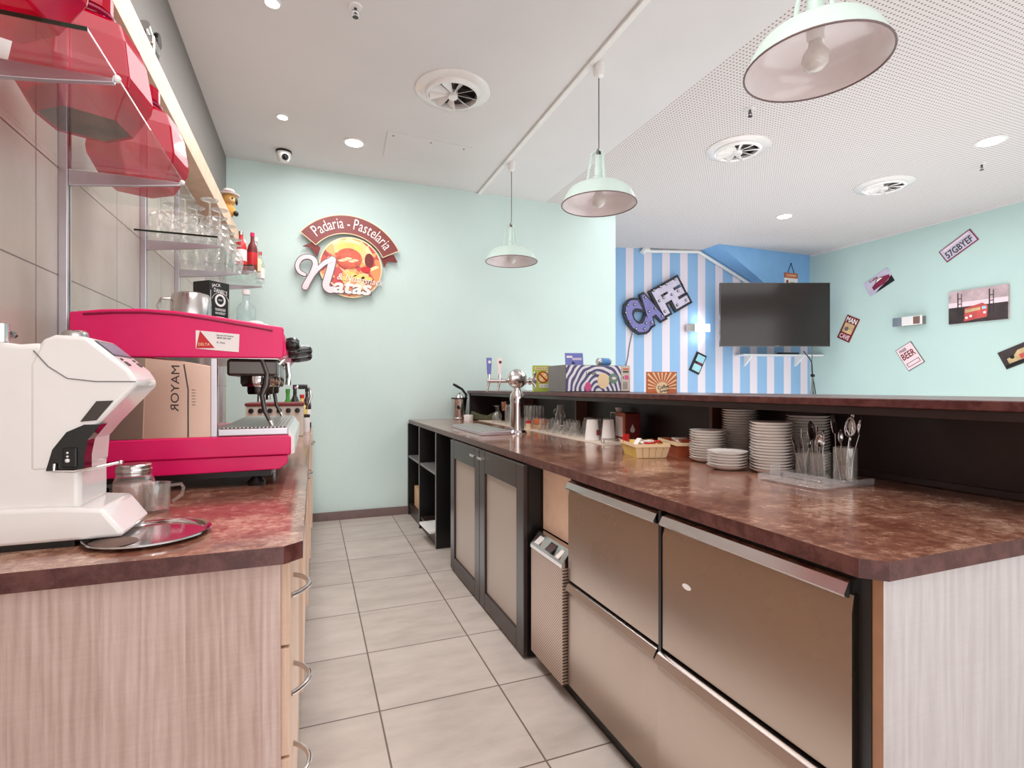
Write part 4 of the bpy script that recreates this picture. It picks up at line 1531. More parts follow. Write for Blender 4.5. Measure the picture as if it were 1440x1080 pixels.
for nm, x, y, r, h in CUPS:
    b = MB().lathe([(0, 0.0075), (r, 0.0075), (r, h), (r - 0.0025, h), (r - 0.0025, 0.011), (0, 0.011)], (x, y, 0), 24)
    b.build('cup', 'clear_glass', cc, world=False)


def spoon_mesh(L=0.2, bowl=(0.021, 0.031)):
    b = MB()
    n = 14
    vs, fs = [], []
    for i in range(n + 1):
        u = i / n
        z = u * (L - bowl[1] * 1.9)
        wdt = 0.0065 - 0.0035 * u + 0.003 * max(0, 0.12 - u) / 0.12
        yy = 0.004 * math.sin(u * PI)
        vs += [(-wdt, yy - 0.0008, z), (wdt, yy - 0.0008, z), (wdt, yy + 0.0008, z), (-wdt, yy + 0.0008, z)]
    for i in range(n):
        for k in range(4):
            k2 = (k + 1) % 4
            fs.append((4 * i + k, 4 * i + k2, 4 * i + 4 + k2, 4 * i + 4 + k))
    fs += [(3, 2, 1, 0), (4 * n, 4 * n + 1, 4 * n + 2, 4 * n + 3)]
    b.add(vs, fs)
    zc = L - bowl[1]
    rings = 6
    vs, fs = [(0, 0.008, zc)], []
    for r in range(1, rings + 1):
        q = r / rings
        for k in range(20):
            a = 2 * PI * k / 20
            taper = 1 - 0.18 * math.sin(a)
            vs.append((bowl[0] * q * math.cos(a) * taper, 0.008 * (1 - q * q), zc + bowl[1] * q * math.sin(a)))
    for k in range(20):
        fs.append((0, 1 + k, 1 + (k + 1) % 20))
    for r in range(rings - 1):
        for k in range(20):
            a, c = 1 + r * 20 + k, 1 + r * 20 + (k + 1) % 20
            fs.append((a, a + 20, c + 20, c))
    b.add(vs, fs)
    return b


def fork_mesh(L=0.19):
    b = MB()
    b.prism([(-0.0065, 0), (0.0065, 0), (0.003, 0.12), (0.011, 0.14), (0.012, L), (0.009, L), (0.008, 0.155), (0.005, 0.155), (0.004, L), (0.001, L),
             (0.0005, 0.155), (-0.0005, 0.155), (-0.001, L), (-0.004, L), (-0.005, 0.155), (-0.008, 0.155), (-0.009, L), (-0.012, L), (-0.011, 0.14), (-0.003, 0.12)], -0.0008, 0.0008, 'xz')
    return b


def knife_mesh(L=0.16):
    b = MB().prism([(-0.006, 0), (0.006, 0), (0.0045, 0.08), (0.008, 0.085), (0.008, L - 0.02), (-0.004, L), (-0.0045, 0.08)], -0.001, 0.001, 'xz')
    return b


def cutlery(mb, name, cup, dx, dy, lean_x, lean_y, spin, label, flip=False):
    _, cx, cy, r, h = CUPS[cup]
    base = Matrix.Translation((1.535, 1.235, CT)) @ Matrix.Rotation(cq, 4, 'Z') @ Matrix.Translation((cx + dx, cy + dy, 0.0135))
    m = base @ Matrix.Rotation(lean_x, 4, 'Y') @ Matrix.Rotation(lean_y, 4, 'X') @ Matrix.Rotation(spin, 4, 'Z')
    o = mb.build(name, 'chrome', smooth=50)
    o.matrix_basis = m
    if name == 'spoon':
        s_ = o.modifiers.new('sheet', 'SOLIDIFY')
        s_.thickness = 0.0012
    tag(o, label, name, 'cutlery in the acrylic caddy')


big, small = (0.0235, 0.035), (0.015, 0.022)
cutlery(spoon_mesh(0.215, big), 'spoon', 0, -0.010, 0.006, -0.05, -0.10, 0.3, 'large spoon leaning to the saucers in the tallest cutlery cup')
cutlery(spoon_mesh(0.205, big), 'spoon', 0, 0.004, -0.006, 0.04, 0.03, -0.2, 'large spoon standing in the middle of the tallest cutlery cup')
cutlery(spoon_mesh(0.215, big), 'spoon', 0, 0.010, -0.012, 0.09, 0.12, 0.5, 'large spoon leaning to the near end in the tallest cutlery cup')
cutlery(fork_mesh(0.21), 'fork', 0, 0.012, 0.006, 0.06, 0.07, 0.2, 'fork behind the large spoons in the tallest cutlery cup')
cutlery(spoon_mesh(0.185, big), 'spoon', 1, -0.008, 0.008, -0.04, -0.10, 0.1, 'large spoon in the middle cutlery cup, highest of that cup')
cutlery(spoon_mesh(0.155, small), 'spoon', 1, 0.008, -0.004, 0.05, -0.03, 0.7, 'teaspoon in the middle cutlery cup, beside the large spoon')
cutlery(spoon_mesh(0.14, small), 'spoon', 1, 0.0, -0.010, -0.05, -0.08, -0.4, 'short teaspoon in front in the middle cutlery cup')
cutlery(fork_mesh(0.17), 'fork', 1, -0.014, -0.004, -0.10, 0.02, 0.4, 'fork tilted towards the saucers in the middle cutlery cup')
cutlery(spoon_mesh(0.165, small), 'spoon', 0, -0.014, -0.008, -0.14, 0.0, 0.2, 'teaspoon tilted over the rim of the tallest cutlery cup')
cutlery(knife_mesh(0.15), 'knife', 1, 0.010, 0.010, 0.10, -0.12, 0.2, 'table knife in the middle cutlery cup')
cutlery(knife_mesh(0.135), 'knife', 2, -0.006, 0.004, -0.16, -0.18, 0.1, 'small knife leaning furthest out of the rear cutlery cup')
cutlery(knife_mesh(0.13), 'knife', 2, 0.004, 0.008, 0.02, -0.12, -0.2, 'small knife standing upright in the rear cutlery cup')
cutlery(fork_mesh(0.125), 'fork', 2, 0.0, -0.008, -0.10, -0.05, 0.5, 'small fork in the rear cutlery cup')
cutlery(spoon_mesh(0.13, small), 'spoon', 2, 0.008, -0.004, 0.08, 0.06, 0.3, 'teaspoon in the rear cutlery cup')


# baskets --------------------------------------------------------------
def basket(loc, rz, w, d, h, mat, rimmat, label):
    t = thing('chip_basket', label, 'basket', loc, rz)
    k = 0.84

    def ring(q, z):
        return [(-w * q, -d * q, z), (w * q, -d * q, z), (w * q, d * q, z), (-w * q, d * q, z)]
    vs = ring(k, 0) + ring(1, h) + ring(0.97, h) + ring(k - 0.03, 0.004)
    fs = [(3, 2, 1, 0), (12, 13, 14, 15)]
    for a in (0, 4, 8):
        for i in range(4):
            j = (i + 1) % 4
            fs.append((a + i, a + j, a + 4 + j, a + 4 + i))
    MB().add(vs, fs).build('basket_body', mat, t, world=False, smooth=0)
    b = MB()
    for (x0, y0, x1, y1) in ((-w - 0.003, -d - 0.003, w + 0.003, -d + 0.001), (-w - 0.003, d - 0.001, w + 0.003, d + 0.003),
                             (-w - 0.003, -d, -w + 0.001, d), (w - 0.001, -d, w + 0.003, d)):
        b.box(x0, y0, h - 0.013, x1, y1, h + 0.001)
    b.build('rim', rimmat, t, world=False, smooth=0)
    for i in range(5 if mat == 'yellow' else 0):
        x = -w * 0.86 + i * w * 0.43
        b = MB()
        b.prism([(x * k - 0.012, 0.002), (x * k + 0.012, 0.002), (x + 0.013, h - 0.012), (x - 0.013, h - 0.012)], 0, 0.002, 'xz')
        b.T = Matrix.Identity(4)
        b.v = [(vx, -d * (k + (1 - k) * vz / h) - 0.002 + (vy - 0.001), vz) for vx, vy, vz in b.v]
        b.build('slat', rimmat, t, world=False, smooth=0)
    return t


basket((1.415, 2.0, CT), -0.25, 0.075, 0.105, 0.062, 'yellow', 'cream', 'pale chip-wood basket filled with sugar sachets')
basket((1.615, 1.965, CT), -0.32, 0.082, 0.125, 0.066, 'terracotta', 'cream', 'red-brown basket with a pale rim beside the saucer stacks')
for k in range(12):
    x, y = 1.415 + random.uniform(-0.045, 0.045), 2.0 + random.uniform(-0.075, 0.075)
    b = MB().box(-0.028, -0.011, -0.004, 0.028, 0.011, 0.004)
    o = b.build('sugar_sachet', ('paper_white', 'red', 'paper_white', 'copper')[k % 4], smooth=0, bevel=0.002)
    o.matrix_basis = Matrix.Translation((x, y, CT + 0.05 + 0.0018 * k)) @ Matrix.Rotation(random.uniform(0, 3), 4, 'Z') @ Matrix.Rotation(random.uniform(-0.5, 0.5), 4, 'Y')
    tag(o, 'sugar sachet among others in the pale chip-wood basket', 'sachet', 'sugar sachets in the pale basket')
b = MB().box(-0.022, -0.004, -0.02, 0.022, 0.004, 0.02)
o = b.build('red_sachet', 'red', smooth=0, bevel=0.002)
o.matrix_basis = Matrix.Translation((1.375, 2.085, CT + 0.072)) @ Matrix.Rotation(0.4, 4, 'Z')
tag(o, 'bright red sachet standing up at the far corner of the pale basket', 'sachet')
for k in range(6):
    x, y = 1.615 + random.uniform(-0.04, 0.04), 1.965 + random.uniform(-0.08, 0.08)
    b = MB().box(-0.03, -0.02, -0.005, 0.03, 0.02, 0.005)
    o = b.build('biscuit_packet', ('cream', 'terracotta', 'paper_white')[k % 3], smooth=0, bevel=0.002)
    o.matrix_basis = Matrix.Translation((x, y, CT + 0.052 + 0.003 * k)) @ Matrix.Rotation(random.uniform(0, 3), 4, 'Z')
    tag(o, 'small wrapped biscuit among others in the red-brown basket', 'biscuit packet', 'wrapped biscuits in the red-brown basket')

# napkin dispenser, cups, wire stand -----------------------------------
t = thing('napkin_dispenser', 'terracotta napkin dispenser with white napkins in front of the bar screen', 'napkin dispenser', (1.70, 2.56, CT), math.radians(-12))
MB().box(-0.045, -0.07, 0, 0.05, 0.07, 0.165).build('housing', 'dark_red', t, world=False, smooth=0, bevel=0.006)
MB().box(-0.050, -0.072, 0, -0.040, 0.072, 0.168).build('front_frame', 'terracotta', t, world=False, smooth=0, bevel=0.004)
MB().box(-0.056, -0.05, 0.03, -0.048, 0.052, 0.145).build('napkins', 'paper_white', t, world=False, smooth=0, bevel=0.003)
b = MB()
b.T = frame((0.0, -0.0705, 0.07), (1, 0, 0))
b.disc((0, 0), 0.014, 0, 0.0008, 18, 1, 1)
b.prism([(-0.012, 0.008), (0.012, 0.008), (0, 0.034)], 0, 0.0008)
b.build('emblem', 'paper_white', t, world=False, smooth=0)


def paper_cup(x, y, h, r, label):
    t = thing('paper_cup', label, 'cup', (x, y, CT + 0.0035))
    MB().lathe([(r, 0), (r, 0.006), (r * 0.97, 0.008), (r * 0.72, h), (r * 0.6, h - 0.002), (0, h - 0.004)], (0, 0, 0), 24).build('cup_body', 'china', t, world=False)
    return t


c1 = paper_cup(1.535, 2.68, 0.118, 0.045, 'white upturned cup with a dark red badge on the glass mat')
b = MB()
b.T = frame((0.014, -0.0445, 0.03), (0.95, 0.3, 0))
b.box(-0.014, 0, 0, 0.014, 0.032, 0.002)
b.build('badge', 'dark_red', c1, world=False, smooth=0)
paper_cup(1.595, 2.60, 0.122, 0.042, 'white upturned cup between the badged cup and the napkin dispenser')
t = thing('wire_stand', 'low chrome wire stand on the mat end beside the napkin dispenser', 'wire stand', (1.535, 2.47, CT), -0.3)
for z in (0.002, 0.026):
    MB().tube([(-0.05, -0.03, z), (0.05, -0.03, z), (0.05, 0.03, z), (-0.05, 0.03, z), (-0.05, -0.03, z)], 0.0025, 6).build('wire_ring', 'chrome', t, world=False)
for x, y in ((-0.05, -0.03), (0.05, -0.03), (0.05, 0.03), (-0.05, 0.03)):
    MB().tube([(x, y, 0.0), (x, y, 0.028)], 0.0025, 6).build('post', 'chrome', t, world=False)

# mat and glasses ------------------------------------------------------
b = MB().box(1.46, 2.42, CT + 0.0002, 1.715, 4.93, CT + 0.003)
o = b.build('bar_mat', 'mat_dots', smooth=0, loc=(1.62, 3.7, CT))
tag(o, 'long pale perforated mat under the glasses on the bar worktop', 'mat')
GZ = CT + 0.0032


def tumbler(name, prof, x, y, label, group, seg=18, z=GZ):
    o = MB().lathe(prof, (0, 0, 0), seg).build(name, 'clear_glass')
    o.location = (x, y, z)
    return tag(o, label, 'glass', group)


def rep(o, x, y, label, z=GZ):
    c = o.copy()
    COL.objects.link(c)
    c.location = (x, y, z)
    c['label'] = label
    return c


tall = [(0.034, 0), (0.036, 0.004), (0.031, 0.165), (0.012, 0.17), (0, 0.17)]
g = None
gi = 0
for r_, y in enumerate((3.74, 3.84, 3.94)):
    for c_, x in enumerate((1.675, 1.592)):
        lab = 'tall upturned beer glass behind the tower, %s row from far, %s' % (ORD[2 - r_], 'screen side' if c_ == 0 else 'aisle side')
        if g is None:
            g = tumbler('beer_glass', tall, x, y, lab, 'tall beer glasses')
        else:
            rep(g, x, y, lab)
for k, (x, y) in enumerate(((1.54, 4.07), (1.64, 4.12), (1.60, 4.22))):
    rep(g, x, y, 'tall upturned glass %s the beer tower' % ('nearest beyond', 'second beyond', 'third beyond')[k])
stem = [(0.026, 0), (0.034, 0.03), (0.034, 0.055), (0.02, 0.085), (0.005, 0.095), (0.004, 0.14), (0.03, 0.147), (0.031, 0.149), (0, 0.151)]
g = tumbler('stem_glass', stem, 1.56, 4.40, 'upturned stemmed glass on the mat beside the dark box', 'stemmed glasses at the far end of the mat')
rep(g, 1.66, 4.36, 'upturned stemmed glass on the mat behind the tall glasses')
rep(g, 1.50, 4.28, 'upturned stemmed glass on the mat between the box and the tall glasses')
short = [(0.036, 0), (0.037, 0.003), (0.031, 0.082), (0.012, 0.085), (0, 0.085)]
g = tumbler('small_tumbler', short, 1.515, 3.63, 'small upturned tumbler beside the beer tower foot', 'small tumblers on the mat')
rep(g, 1.525, 3.78, 'small upturned tumbler behind the beer tower column')
rep(g, 1.60, 3.635, 'small upturned tumbler in the bay behind the beer tower')
mug = thing('tea_glass', 'upturned tea glass nearest the wooden box', 'glass', (1.655, 3.42, GZ), 0.4, 'tea glasses on the mat')
MB().lathe([(0.037, 0), (0.038, 0.003), (0.036, 0.03), (0.026, 0.06), (0.024, 0.09), (0.01, 0.093), (0, 0.093)], (0, 0, 0), 18).build('glass_body', 'clear_glass', mug, world=False)
MB().tube([(0.036, 0, 0.02), (0.058, 0, 0.022), (0.062, 0, 0.045), (0.045, 0, 0.062), (0.026, 0, 0.06)], 0.004, 8).build('handle', 'clear_glass', mug, world=False)
TG = [(1.53, 3.36), (1.64, 3.31), (1.54, 3.25), (1.65, 3.19), (1.53, 3.13), (1.64, 3.07), (1.54, 3.01), (1.645, 2.95), (1.53, 2.89)]
for k, (x, y) in enumerate(TG):
    dup(mug, (x, y, GZ), 'upturned tea glass on the mat, %s counted from the wooden caddy' % ORD[k + 1], rz=random.uniform(0, 6))
dup(mug, (1.64, 3.31, GZ + 0.0935), 'tea glass stacked on top of the crowd of tea glasses', rz=2.0)
g = tumbler('water_glass', [(0.033, 0), (0.034, 0.003), (0.03, 0.12), (0.012, 0.124), (0, 0.124)], 1.69, 2.76, 'tall upturned water glass behind the white cups by the divider', 'water glasses behind the white cups')
rep(g, 1.61, 2.855, 'tall upturned water glass between the white cups and the tea glasses')
rep(g, 1.60, 2.745, 'tall upturned water glass touching the badged white cup')
t = thing('cup_rack', 'steel rimmed rack of espresso cups behind the white cups', 'rack', (1.755, 2.73, CT + 0.0035))
MB().box(-0.03, -0.05, 0.150, 0.03, 0.06, 0.156).build('top_plate', 'bright_steel', t, world=False, smooth=0, bevel=0.002)
for x, y in ((-0.027, -0.047), (-0.027, 0.057), (0.027, -0.047), (0.027, 0.057)):
    MB().cyl((x, y, 0), 0.003, 0.15, 8).build('post', 'bright_steel', t, world=False)
t = thing('espresso_cup', 'small pale espresso cup hanging highest, on the cup rack', 'cup', (1.755, 2.735, CT + 0.1597))
MB().lathe([(0.018, 0), (0.028, 0.028), (0.026, 0.028), (0.016, 0.003), (0, 0.003)], (0, 0, 0), 18).build('cup_body', 'china', t, world=False)

# small things between tower and tea glasses
t = thing('wooden_caddy', 'small orange wooden caddy on the mat beside the tea glasses', 'caddy', (1.585, 3.525, GZ), 0.1)
MB().box(-0.035, -0.06, 0, 0.035, 0.06, 0.03).build('lower_tray', 'box_wood', t, world=False, smooth=0, bevel=0.003)
MB().box(-0.032, -0.057, 0.033, 0.032, 0.057, 0.075).build('upper_box', 'orange', t, world=False, smooth=0, bevel=0.004)
t = thing('pepper_pot', 'little pale pot with a red lid beside the orange wooden caddy', 'pot', (1.50, 3.555, GZ))
MB().cyl((0, 0, 0), 0.019, 0.042, 16).build('pot_body', 'cream', t, world=False)
MB().lathe([(0, 0.042), (0.02, 0.042), (0.02, 0.056), (0.010, 0.064), (0, 0.064)], (0, 0, 0), 16).build('lid', 'red', t, world=False)

# beer tower -----------------------------------------------------------
t = thing('drip_tray', 'flat steel drip tray under the beer taps', 'tray', (1.122, 3.56, CT))
MB().box(-0.105, -0.37, 0, 0.105, 0.37, 0.026).build('tray_body', 'alu', t, world=False, smooth=0, bevel=0.004)
MB().box(-0.096, -0.36, 0.026, 0.096, 0.36, 0.029).build('grid', 'drip_grid', t, world=False, smooth=0)
bt = thing('beer_tower', 'chrome beer tower with a ball top and two tap arms', 'beer tap', (1.302, 3.29, CT))
MB().lathe([(0, 0), (0.068, 0), (0.068, 0.006), (0.058, 0.015), (0.05, 0.022), (0.047, 0.20), (0.05, 0.235), (0.046, 0.262), (0.028, 0.288), (0.024, 0.31), (0, 0.31)], (0, 0, 0), 32).build('column', 'chrome', bt, world=False)
MB().ball((0, 0, 0.37), 0.067, 28).build('ball', 'chrome', bt, world=False)
bd = MB().lathe([(0, 0), (0.044, 0), (0.046, 0.006), (0.036, 0.013), (0, 0.015)], (-0.028, -0.056, 0.374), 24, Matrix.Rotation(PI / 2, 3, 'X') )
bd.build('medallion', 'bright_steel', bt, world=False)
for sgn, xs, hm in ((-1, (0.125, 0.20), ('card_blue', 'paper_white')), (1, (0.09, 0.12), ('navy', 'dark_red'))):
    L = 0.215 if sgn < 0 else 0.13
    MB().tube([(0, 0, 0.355), (sgn * L, 0, 0.355)], 0.014, 14).build('tap_arm', 'chrome', bt, world=False)
    if sgn < 0:
        for q, x in enumerate(xs):
            tp = MB().tube([(-x, 0, 0.355), (-x, 0, 0.40)], [0.012, 0.009], 12)
            tp = tp.build('tap', 'chrome', bt, world=False)
            MB().tube([(-x, -0.0, 0.35), (-x - 0.012, -0.012, 0.32), (-x - 0.022, -0.02, 0.285)], [0.010, 0.009, 0.007], 10).build('spout', 'chrome', tp, world=False)
            MB().lathe([(0, 0.395), (0.012, 0.395), (0.015, 0.42), (0.019, 0.50), (0.018, 0.508), (0, 0.508)], (-x, 0, 0), 16, sy=0.6).build('tap_handle', ('paper_white', 'card_blue')[q], tp, world=False)
            MB().lathe([(0, 0), (0.010, 0), (0.010, 0.003), (0, 0.003)], (-x, -0.0095, 0.48), 16, Matrix.Rotation(PI / 2, 3, 'X')).build('badge', ('dark_red', 'paper_white')[q], tp, world=False)
    else:
        for x in (0.05, 0.085, 0.12):
            MB().lathe([(0.016, 0), (0.026, 0.004), (0.026, 0.014), (0.016, 0.018)], (x, 0, 0.355), 18, Matrix.Rotation(PI / 2, 3, 'Y')).build('collar', 'chrome', bt, world=False)
        for z in (0.325, 0.385):
            MB().tube([(0.10, -0.01, 0.355), (0.115, -0.03, z), (0.12, -0.035, z + (z - 0.355))], [0.007, 0.008, 0.009], 10).build('valve', 'chrome', bt, world=False)

# juicer and things by the mint wall ------------------------------------
t = thing('citrus_press', 'steel citrus press with a lever at the far end of the bar', 'juicer', (1.345, 4.93, CT))
MB().lathe([(0, 0), (0.058, 0), (0.06, 0.012), (0.054, 0.02), (0.056, 0.03), (0.074, 0.195), (0.076, 0.20), (0.074, 0.206), (0, 0.206)], (0, 0, 0), 28).build('body', 'bright_steel', t, world=False)
MB().lathe([(0.076, 0.198), (0.081, 0.2), (0.081, 0.21), (0.074, 0.212)], (0, 0, 0), 28).build('rim', 'dark_steel', t, world=False)
MB().lathe([(0, 0.262), (0.012, 0.258), (0.03, 0.235), (0.045, 0.208), (0, 0.206)], (0, 0, 0), 20).build('cone', 'bright_steel', t, world=False)
MB().tube([(0.07, 0.02, 0.20), (0.075, 0.02, 0.24), (0.03, 0.01, 0.295), (-0.03, -0.01, 0.325), (-0.065, -0.02, 0.342)], [0.012, 0.012, 0.012, 0.014, 0.011], 12).build('lever', 'black', t, world=False)
MB().lathe([(0, 0), (0.02, 0), (0.02, 0.004), (0, 0.005)], (-0.022, -0.060, 0.12), 16, Matrix.Rotation(PI / 2, 3, 'X')).build('badge', 'black', t, world=False)
o = MB().lathe([(0, 0), (0.042, 0), (0.043, 0.004), (0.043, 0.054), (0.041, 0.058), (0, 0.058)], (0, 0, 0), 24).build('white_tub', 'china')
o.location = (1.36, 4.66, CT)
tag(o, 'short white tub beside the citrus press', 'tub')
b = MB()
prof = [(-0.13, 0), (0.13, 0), (0.13, 0.085), (0.06, 0.06), (0.02, 0.04), (-0.04, 0.05), (-0.13, 0.085)]
b.prism(prof, -0.06, 0.06, 'xz')
b.T = Matrix.Identity(4)
o = b.build('folded_cloth', 'olive', smooth=40, bevel=0.012, bseg=3)
o.matrix_basis = Matrix.Translation((1.54, 4.72, GZ)) @ Matrix.Rotation(-0.35, 4, 'Z')
tag(o, 'olive green folded cloth on the mat beside the white tub', 'cloth')
t = thing('copper_beaker', 'pale copper beaker on a dark stand in the farthest bay', 'beaker', (1.685, 4.55, GZ))
MB().lathe([(0, 0), (0.04, 0), (0.04, 0.01), (0.014, 0.02), (0.012, 0.085), (0.03, 0.092), (0, 0.092)], (0, 0, 0), 18).build('stand', 'dark_steel', t, world=False)
MB().lathe([(0, 0.092), (0.036, 0.092), (0.040, 0.098), (0.042, 0.175), (0.039, 0.175), (0.036, 0.1), (0, 0.1)], (0, 0, 0), 20).build('cup_body', 'copper', t, world=False)

# ================================================================== THINGS ON THE BAR LEDGE
LZ = 1.195
t = thing('microwave', 'small microwave with a zebra striped door on the bar ledge', 'microwave', (1.765, 3.09, LZ))
MB().box(-0.245, -0.09, 0, 0.245, 0.17, 0.178).build('case', 'grey_plastic', t, world=False, smooth=0, bevel=0.004)
dr = MB().box(-0.240, -0.102, 0.006, 0.165, -0.09, 0.174).build('door', 'zebra_print', t, world=False, smooth=0, bevel=0.002)
fm = lambda x, z, zz=-0.1025: frame((x, zz, z), (1, 0, 0))
b = MB()
b.T = fm(0.03, 0.075)
b.disc((0, 0), 0.052, 0, 0.0006, 24, 0.85, 1.0)
b.build('pale_patch', 'cream', dr, world=False, smooth=0)
b = MB()
b.T = fm(0.105, 0.09)
b.disc((0, 0), 0.034, 0.0006, 0.0012, 24)
b.build('green_patch', 'eye_green', dr, world=False, smooth=0)
b = MB()
b.T = fm(0.11, 0.092)
b.disc((0, 0), 0.014, 0.0012, 0.0018, 16, 1.2, 0.7)
b.build('white_patch', 'paper_white', dr, world=False, smooth=0)
b = MB()
b.T = fm(-0.085, 0.035)
b.disc((0, 0), 0.026, 0.0, 0.0008, 20, 0.9, 1.2)
b.build('pink_patch', 'magenta', dr, world=False, smooth=0)
b = MB()
b.T = fm(-0.062, 0.122)
b.text('LOVE', 0, 0, 0.075, 0.02, 0.0, 0.0008, -0.08, 0.02)
b.build('lettering', 'black', dr, world=False, smooth=0)
pn = MB().box(0.168, -0.100, 0.006, 0.240, -0.09, 0.174).build('control_panel', 'beige_plastic', t, world=False, smooth=0, bevel=0.002)
for (x0, z0, x1, z1, m_) in ((0.182, 0.148, 0.226, 0.160, 'orange'), (0.182, 0.13, 0.226, 0.142, 'dark_steel'), (0.196, 0.085, 0.226, 0.112, 'magenta'), (0.182, 0.088, 0.188, 0.104, 'dark_steel')):
    MB().box(x0, -0.1012, z0, x1, -0.0995, z1).build('display' if z0 > 0.12 else 'button', m_, pn, world=False, smooth=0)
for i in range(3):
    for j in range(4):
        MB().box(0.184 + 0.012 * i, -0.1012, 0.022 + 0.012 * j, 0.192 + 0.012 * i, -0.0995, 0.030 + 0.012 * j).build('key', 'grey_plastic', pn, world=False, smooth=0)
b = MB()
fr_ = frame((1.655, 3.13, LZ + 0.179), (0.97, -0.24, 0)) @ Matrix.Rotation(-0.22, 4, 'X')
t = thing('picture_card', 'blue picture card leaning on top of the zebra microwave', 'card', frame=fr_)
MB().box(-0.062, 0, 0, 0.062, 0.086, 0.006).build('card', 'card_blue', t, world=False, smooth=0, bevel=0.001)
MB().box(-0.052, 0.052, 0.006, -0.012, 0.066, 0.0066).build('print', 'paper_white', t, world=False, smooth=0)
MB().box(-0.014, 0.036, 0.006, 0.052, 0.052, 0.0066).build('print', 'photo_lilac', t, world=False, smooth=0)
MB().prism([(-0.02, 0.01), (0.01, 0.01), (-0.012, 0.03)], 0.006, 0.0066).build('print', 'navy', t, world=False, smooth=0)
t = thing('drink_can', 'blue and silver can lying on top of the zebra microwave', 'can', (1.84, 3.06, LZ + 0.204))
MB().lathe([(0, -0.05), (0.02, -0.05), (0.025, -0.043), (0.025, 0.043), (0.02, 0.05), (0, 0.05)], (0, 0, 0), 20, Matrix.Rotation(PI / 2, 3, 'Y')).build('can_body', 'bright_steel', t, world=False)
MB().lathe([(0.0252, -0.028), (0.0254, -0.027), (0.0254, 0.038), (0.0252, 0.039)], (0, 0, 0), 20, Matrix.Rotation(PI / 2, 3, 'Y')).build('print', 'can_blue', t, world=False)

t = thing('notice_stand', 'lime green notice with a red prohibition ring on the bar ledge', 'sign', frame=frame((1.555, 3.435, LZ), (0.985, -0.17, 0)))
MB().box(-0.066, 0, -0.03, 0.066, 0.19, 0.0).build('board', 'lime', t, world=False, smooth=0, bevel=0.002)
MB().box(-0.056, 0.160, 0, 0.058, 0.178, 0.0008).build('heading', 'cream', t, world=False, smooth=0)
MB().text('INTERDIT DE FUMER', 0.001, 0.169, 0.10, 0.009, 0.0008, 0.0014).build('lettering', 'black', t, world=False, smooth=0)
MB().disc((0.006, 0.105), 0.043, 0, 0.0008, 28).build('disc', 'yellow', t, world=False, smooth=0)
b = MB().ringarc((0.006, 0.105), 0.034, 0.043, 0, 2 * PI, 0.0008, 0.0016, 32)
b.prism([(-0.024, 0.128), (-0.017, 0.135), (0.036, 0.082), (0.029, 0.075)], 0.0008, 0.0016)
b.build('prohibition_ring', 'red_ink', t, world=False, smooth=0)
MB().prism([(-0.03, 0.066), (-0.024, 0.060), (0.044, 0.148), (0.038, 0.153)], 0.0006, 0.0012).build('cigarette', 'paper_white', t, world=False, smooth=0)
MB().box(-0.022, 0.03, 0, 0.05, 0.056, 0.0008).build('note', 'paper_white', t, world=False, smooth=0)
MB().text('N 150', 0.014, 0.043, 0.05, 0.014, 0.0008, 0.0014).build('writing', 'grey_plastic', t, world=False, smooth=0)

t = thing('sunburst_card', 'small orange sunburst sign with a coffee cup on the bar ledge', 'sign', frame=frame((1.76, 2.325, LZ), (0.955, -0.296, 0)))
MB().box(-0.082, 0, -0.02, 0.082, 0.115, 0.0).build('board', 'orange', t, world=False, smooth=0, bevel=0.001)
for k in range(13):
    a = PI * (k + 0.0) / 12
    ca, sa = math.cos(a), math.sin(a)
    R0 = min(0.078 / max(abs(ca), 1e-3), 0.085 / max(sa, 1e-3))
    p = [(0.035 * math.cos(a - 0.04), 0.026 + 0.035 * math.sin(a - 0.04)), (R0 * math.cos(a - 0.05), 0.026 + R0 * math.sin(a - 0.05)),
         (R0 * math.cos(a + 0.05), 0.026 + R0 * math.sin(a + 0.05)), (0.035 * math.cos(a + 0.04), 0.026 + 0.035 * math.sin(a + 0.04))]
    MB().prism(p, 0, 0.0006).build('ray', 'cream', t, world=False, smooth=0)
MB().disc((0, 0.026), 0.034, 0, 0.001, 24).build('disc', 'cream', t, world=False, smooth=0)
MB().text('Coffee', 0.006, 0.034, 0.062, 0.02, 0.001, 0.0018, 0.2, 0.02).build('lettering', 'espresso', t, world=False, smooth=0)
MB().text('break', 0.012, 0.014, 0.05, 0.016, 0.001, 0.0018, 0.2, 0.02).build('lettering', 'espresso', t, world=False, smooth=0)
# ================================================================== WALL DECORATION
def stroke(b, pts, wd, z0, z1):
    """flat ribbon along points with a width at each, rounded ends"""
    P = [Vector(p) for p in pts]
    n = len(P)
    L, R_ = [], []
    for i in range(n):
        d = (P[min(i + 1, n - 1)] - P[max(i - 1, 0)]).normalized()
        nn = Vector((-d.y, d.x)) * wd[i] * 0.5
        L.append(P[i] + nn)
        R_.append(P[i] - nn)
    for i in range(n - 1):
        b.prism([tuple(R_[i]), tuple(R_[i + 1]), tuple(L[i + 1]), tuple(L[i])], z0, z1 + 0.00004 * i)
    for i in (0, n - 1):
        b.disc(tuple(P[i]), wd[i] * 0.5, z0, z1 - 0.0003, 14)
    return b


def smooth_pts(pts, k=6):
    P = [Vector(p) for p in pts]
    out = []
    for i in range(len(P) - 1):
        p0, p1, p2, p3 = P[max(i - 1, 0)], P[i], P[i + 1], P[min(i + 2, len(P) - 1)]
        for j in range(k):
            t = j / k
            out.append(tuple(0.5 * ((2 * p1) + (p2 - p0) * t + (2 * p0 - 5 * p1 + 4 * p2 - p3) * t * t + (3 * p1 - p0 - 3 * p2 + p3) * t ** 3)))
    out.append(tuple(P[-1]))
    return out


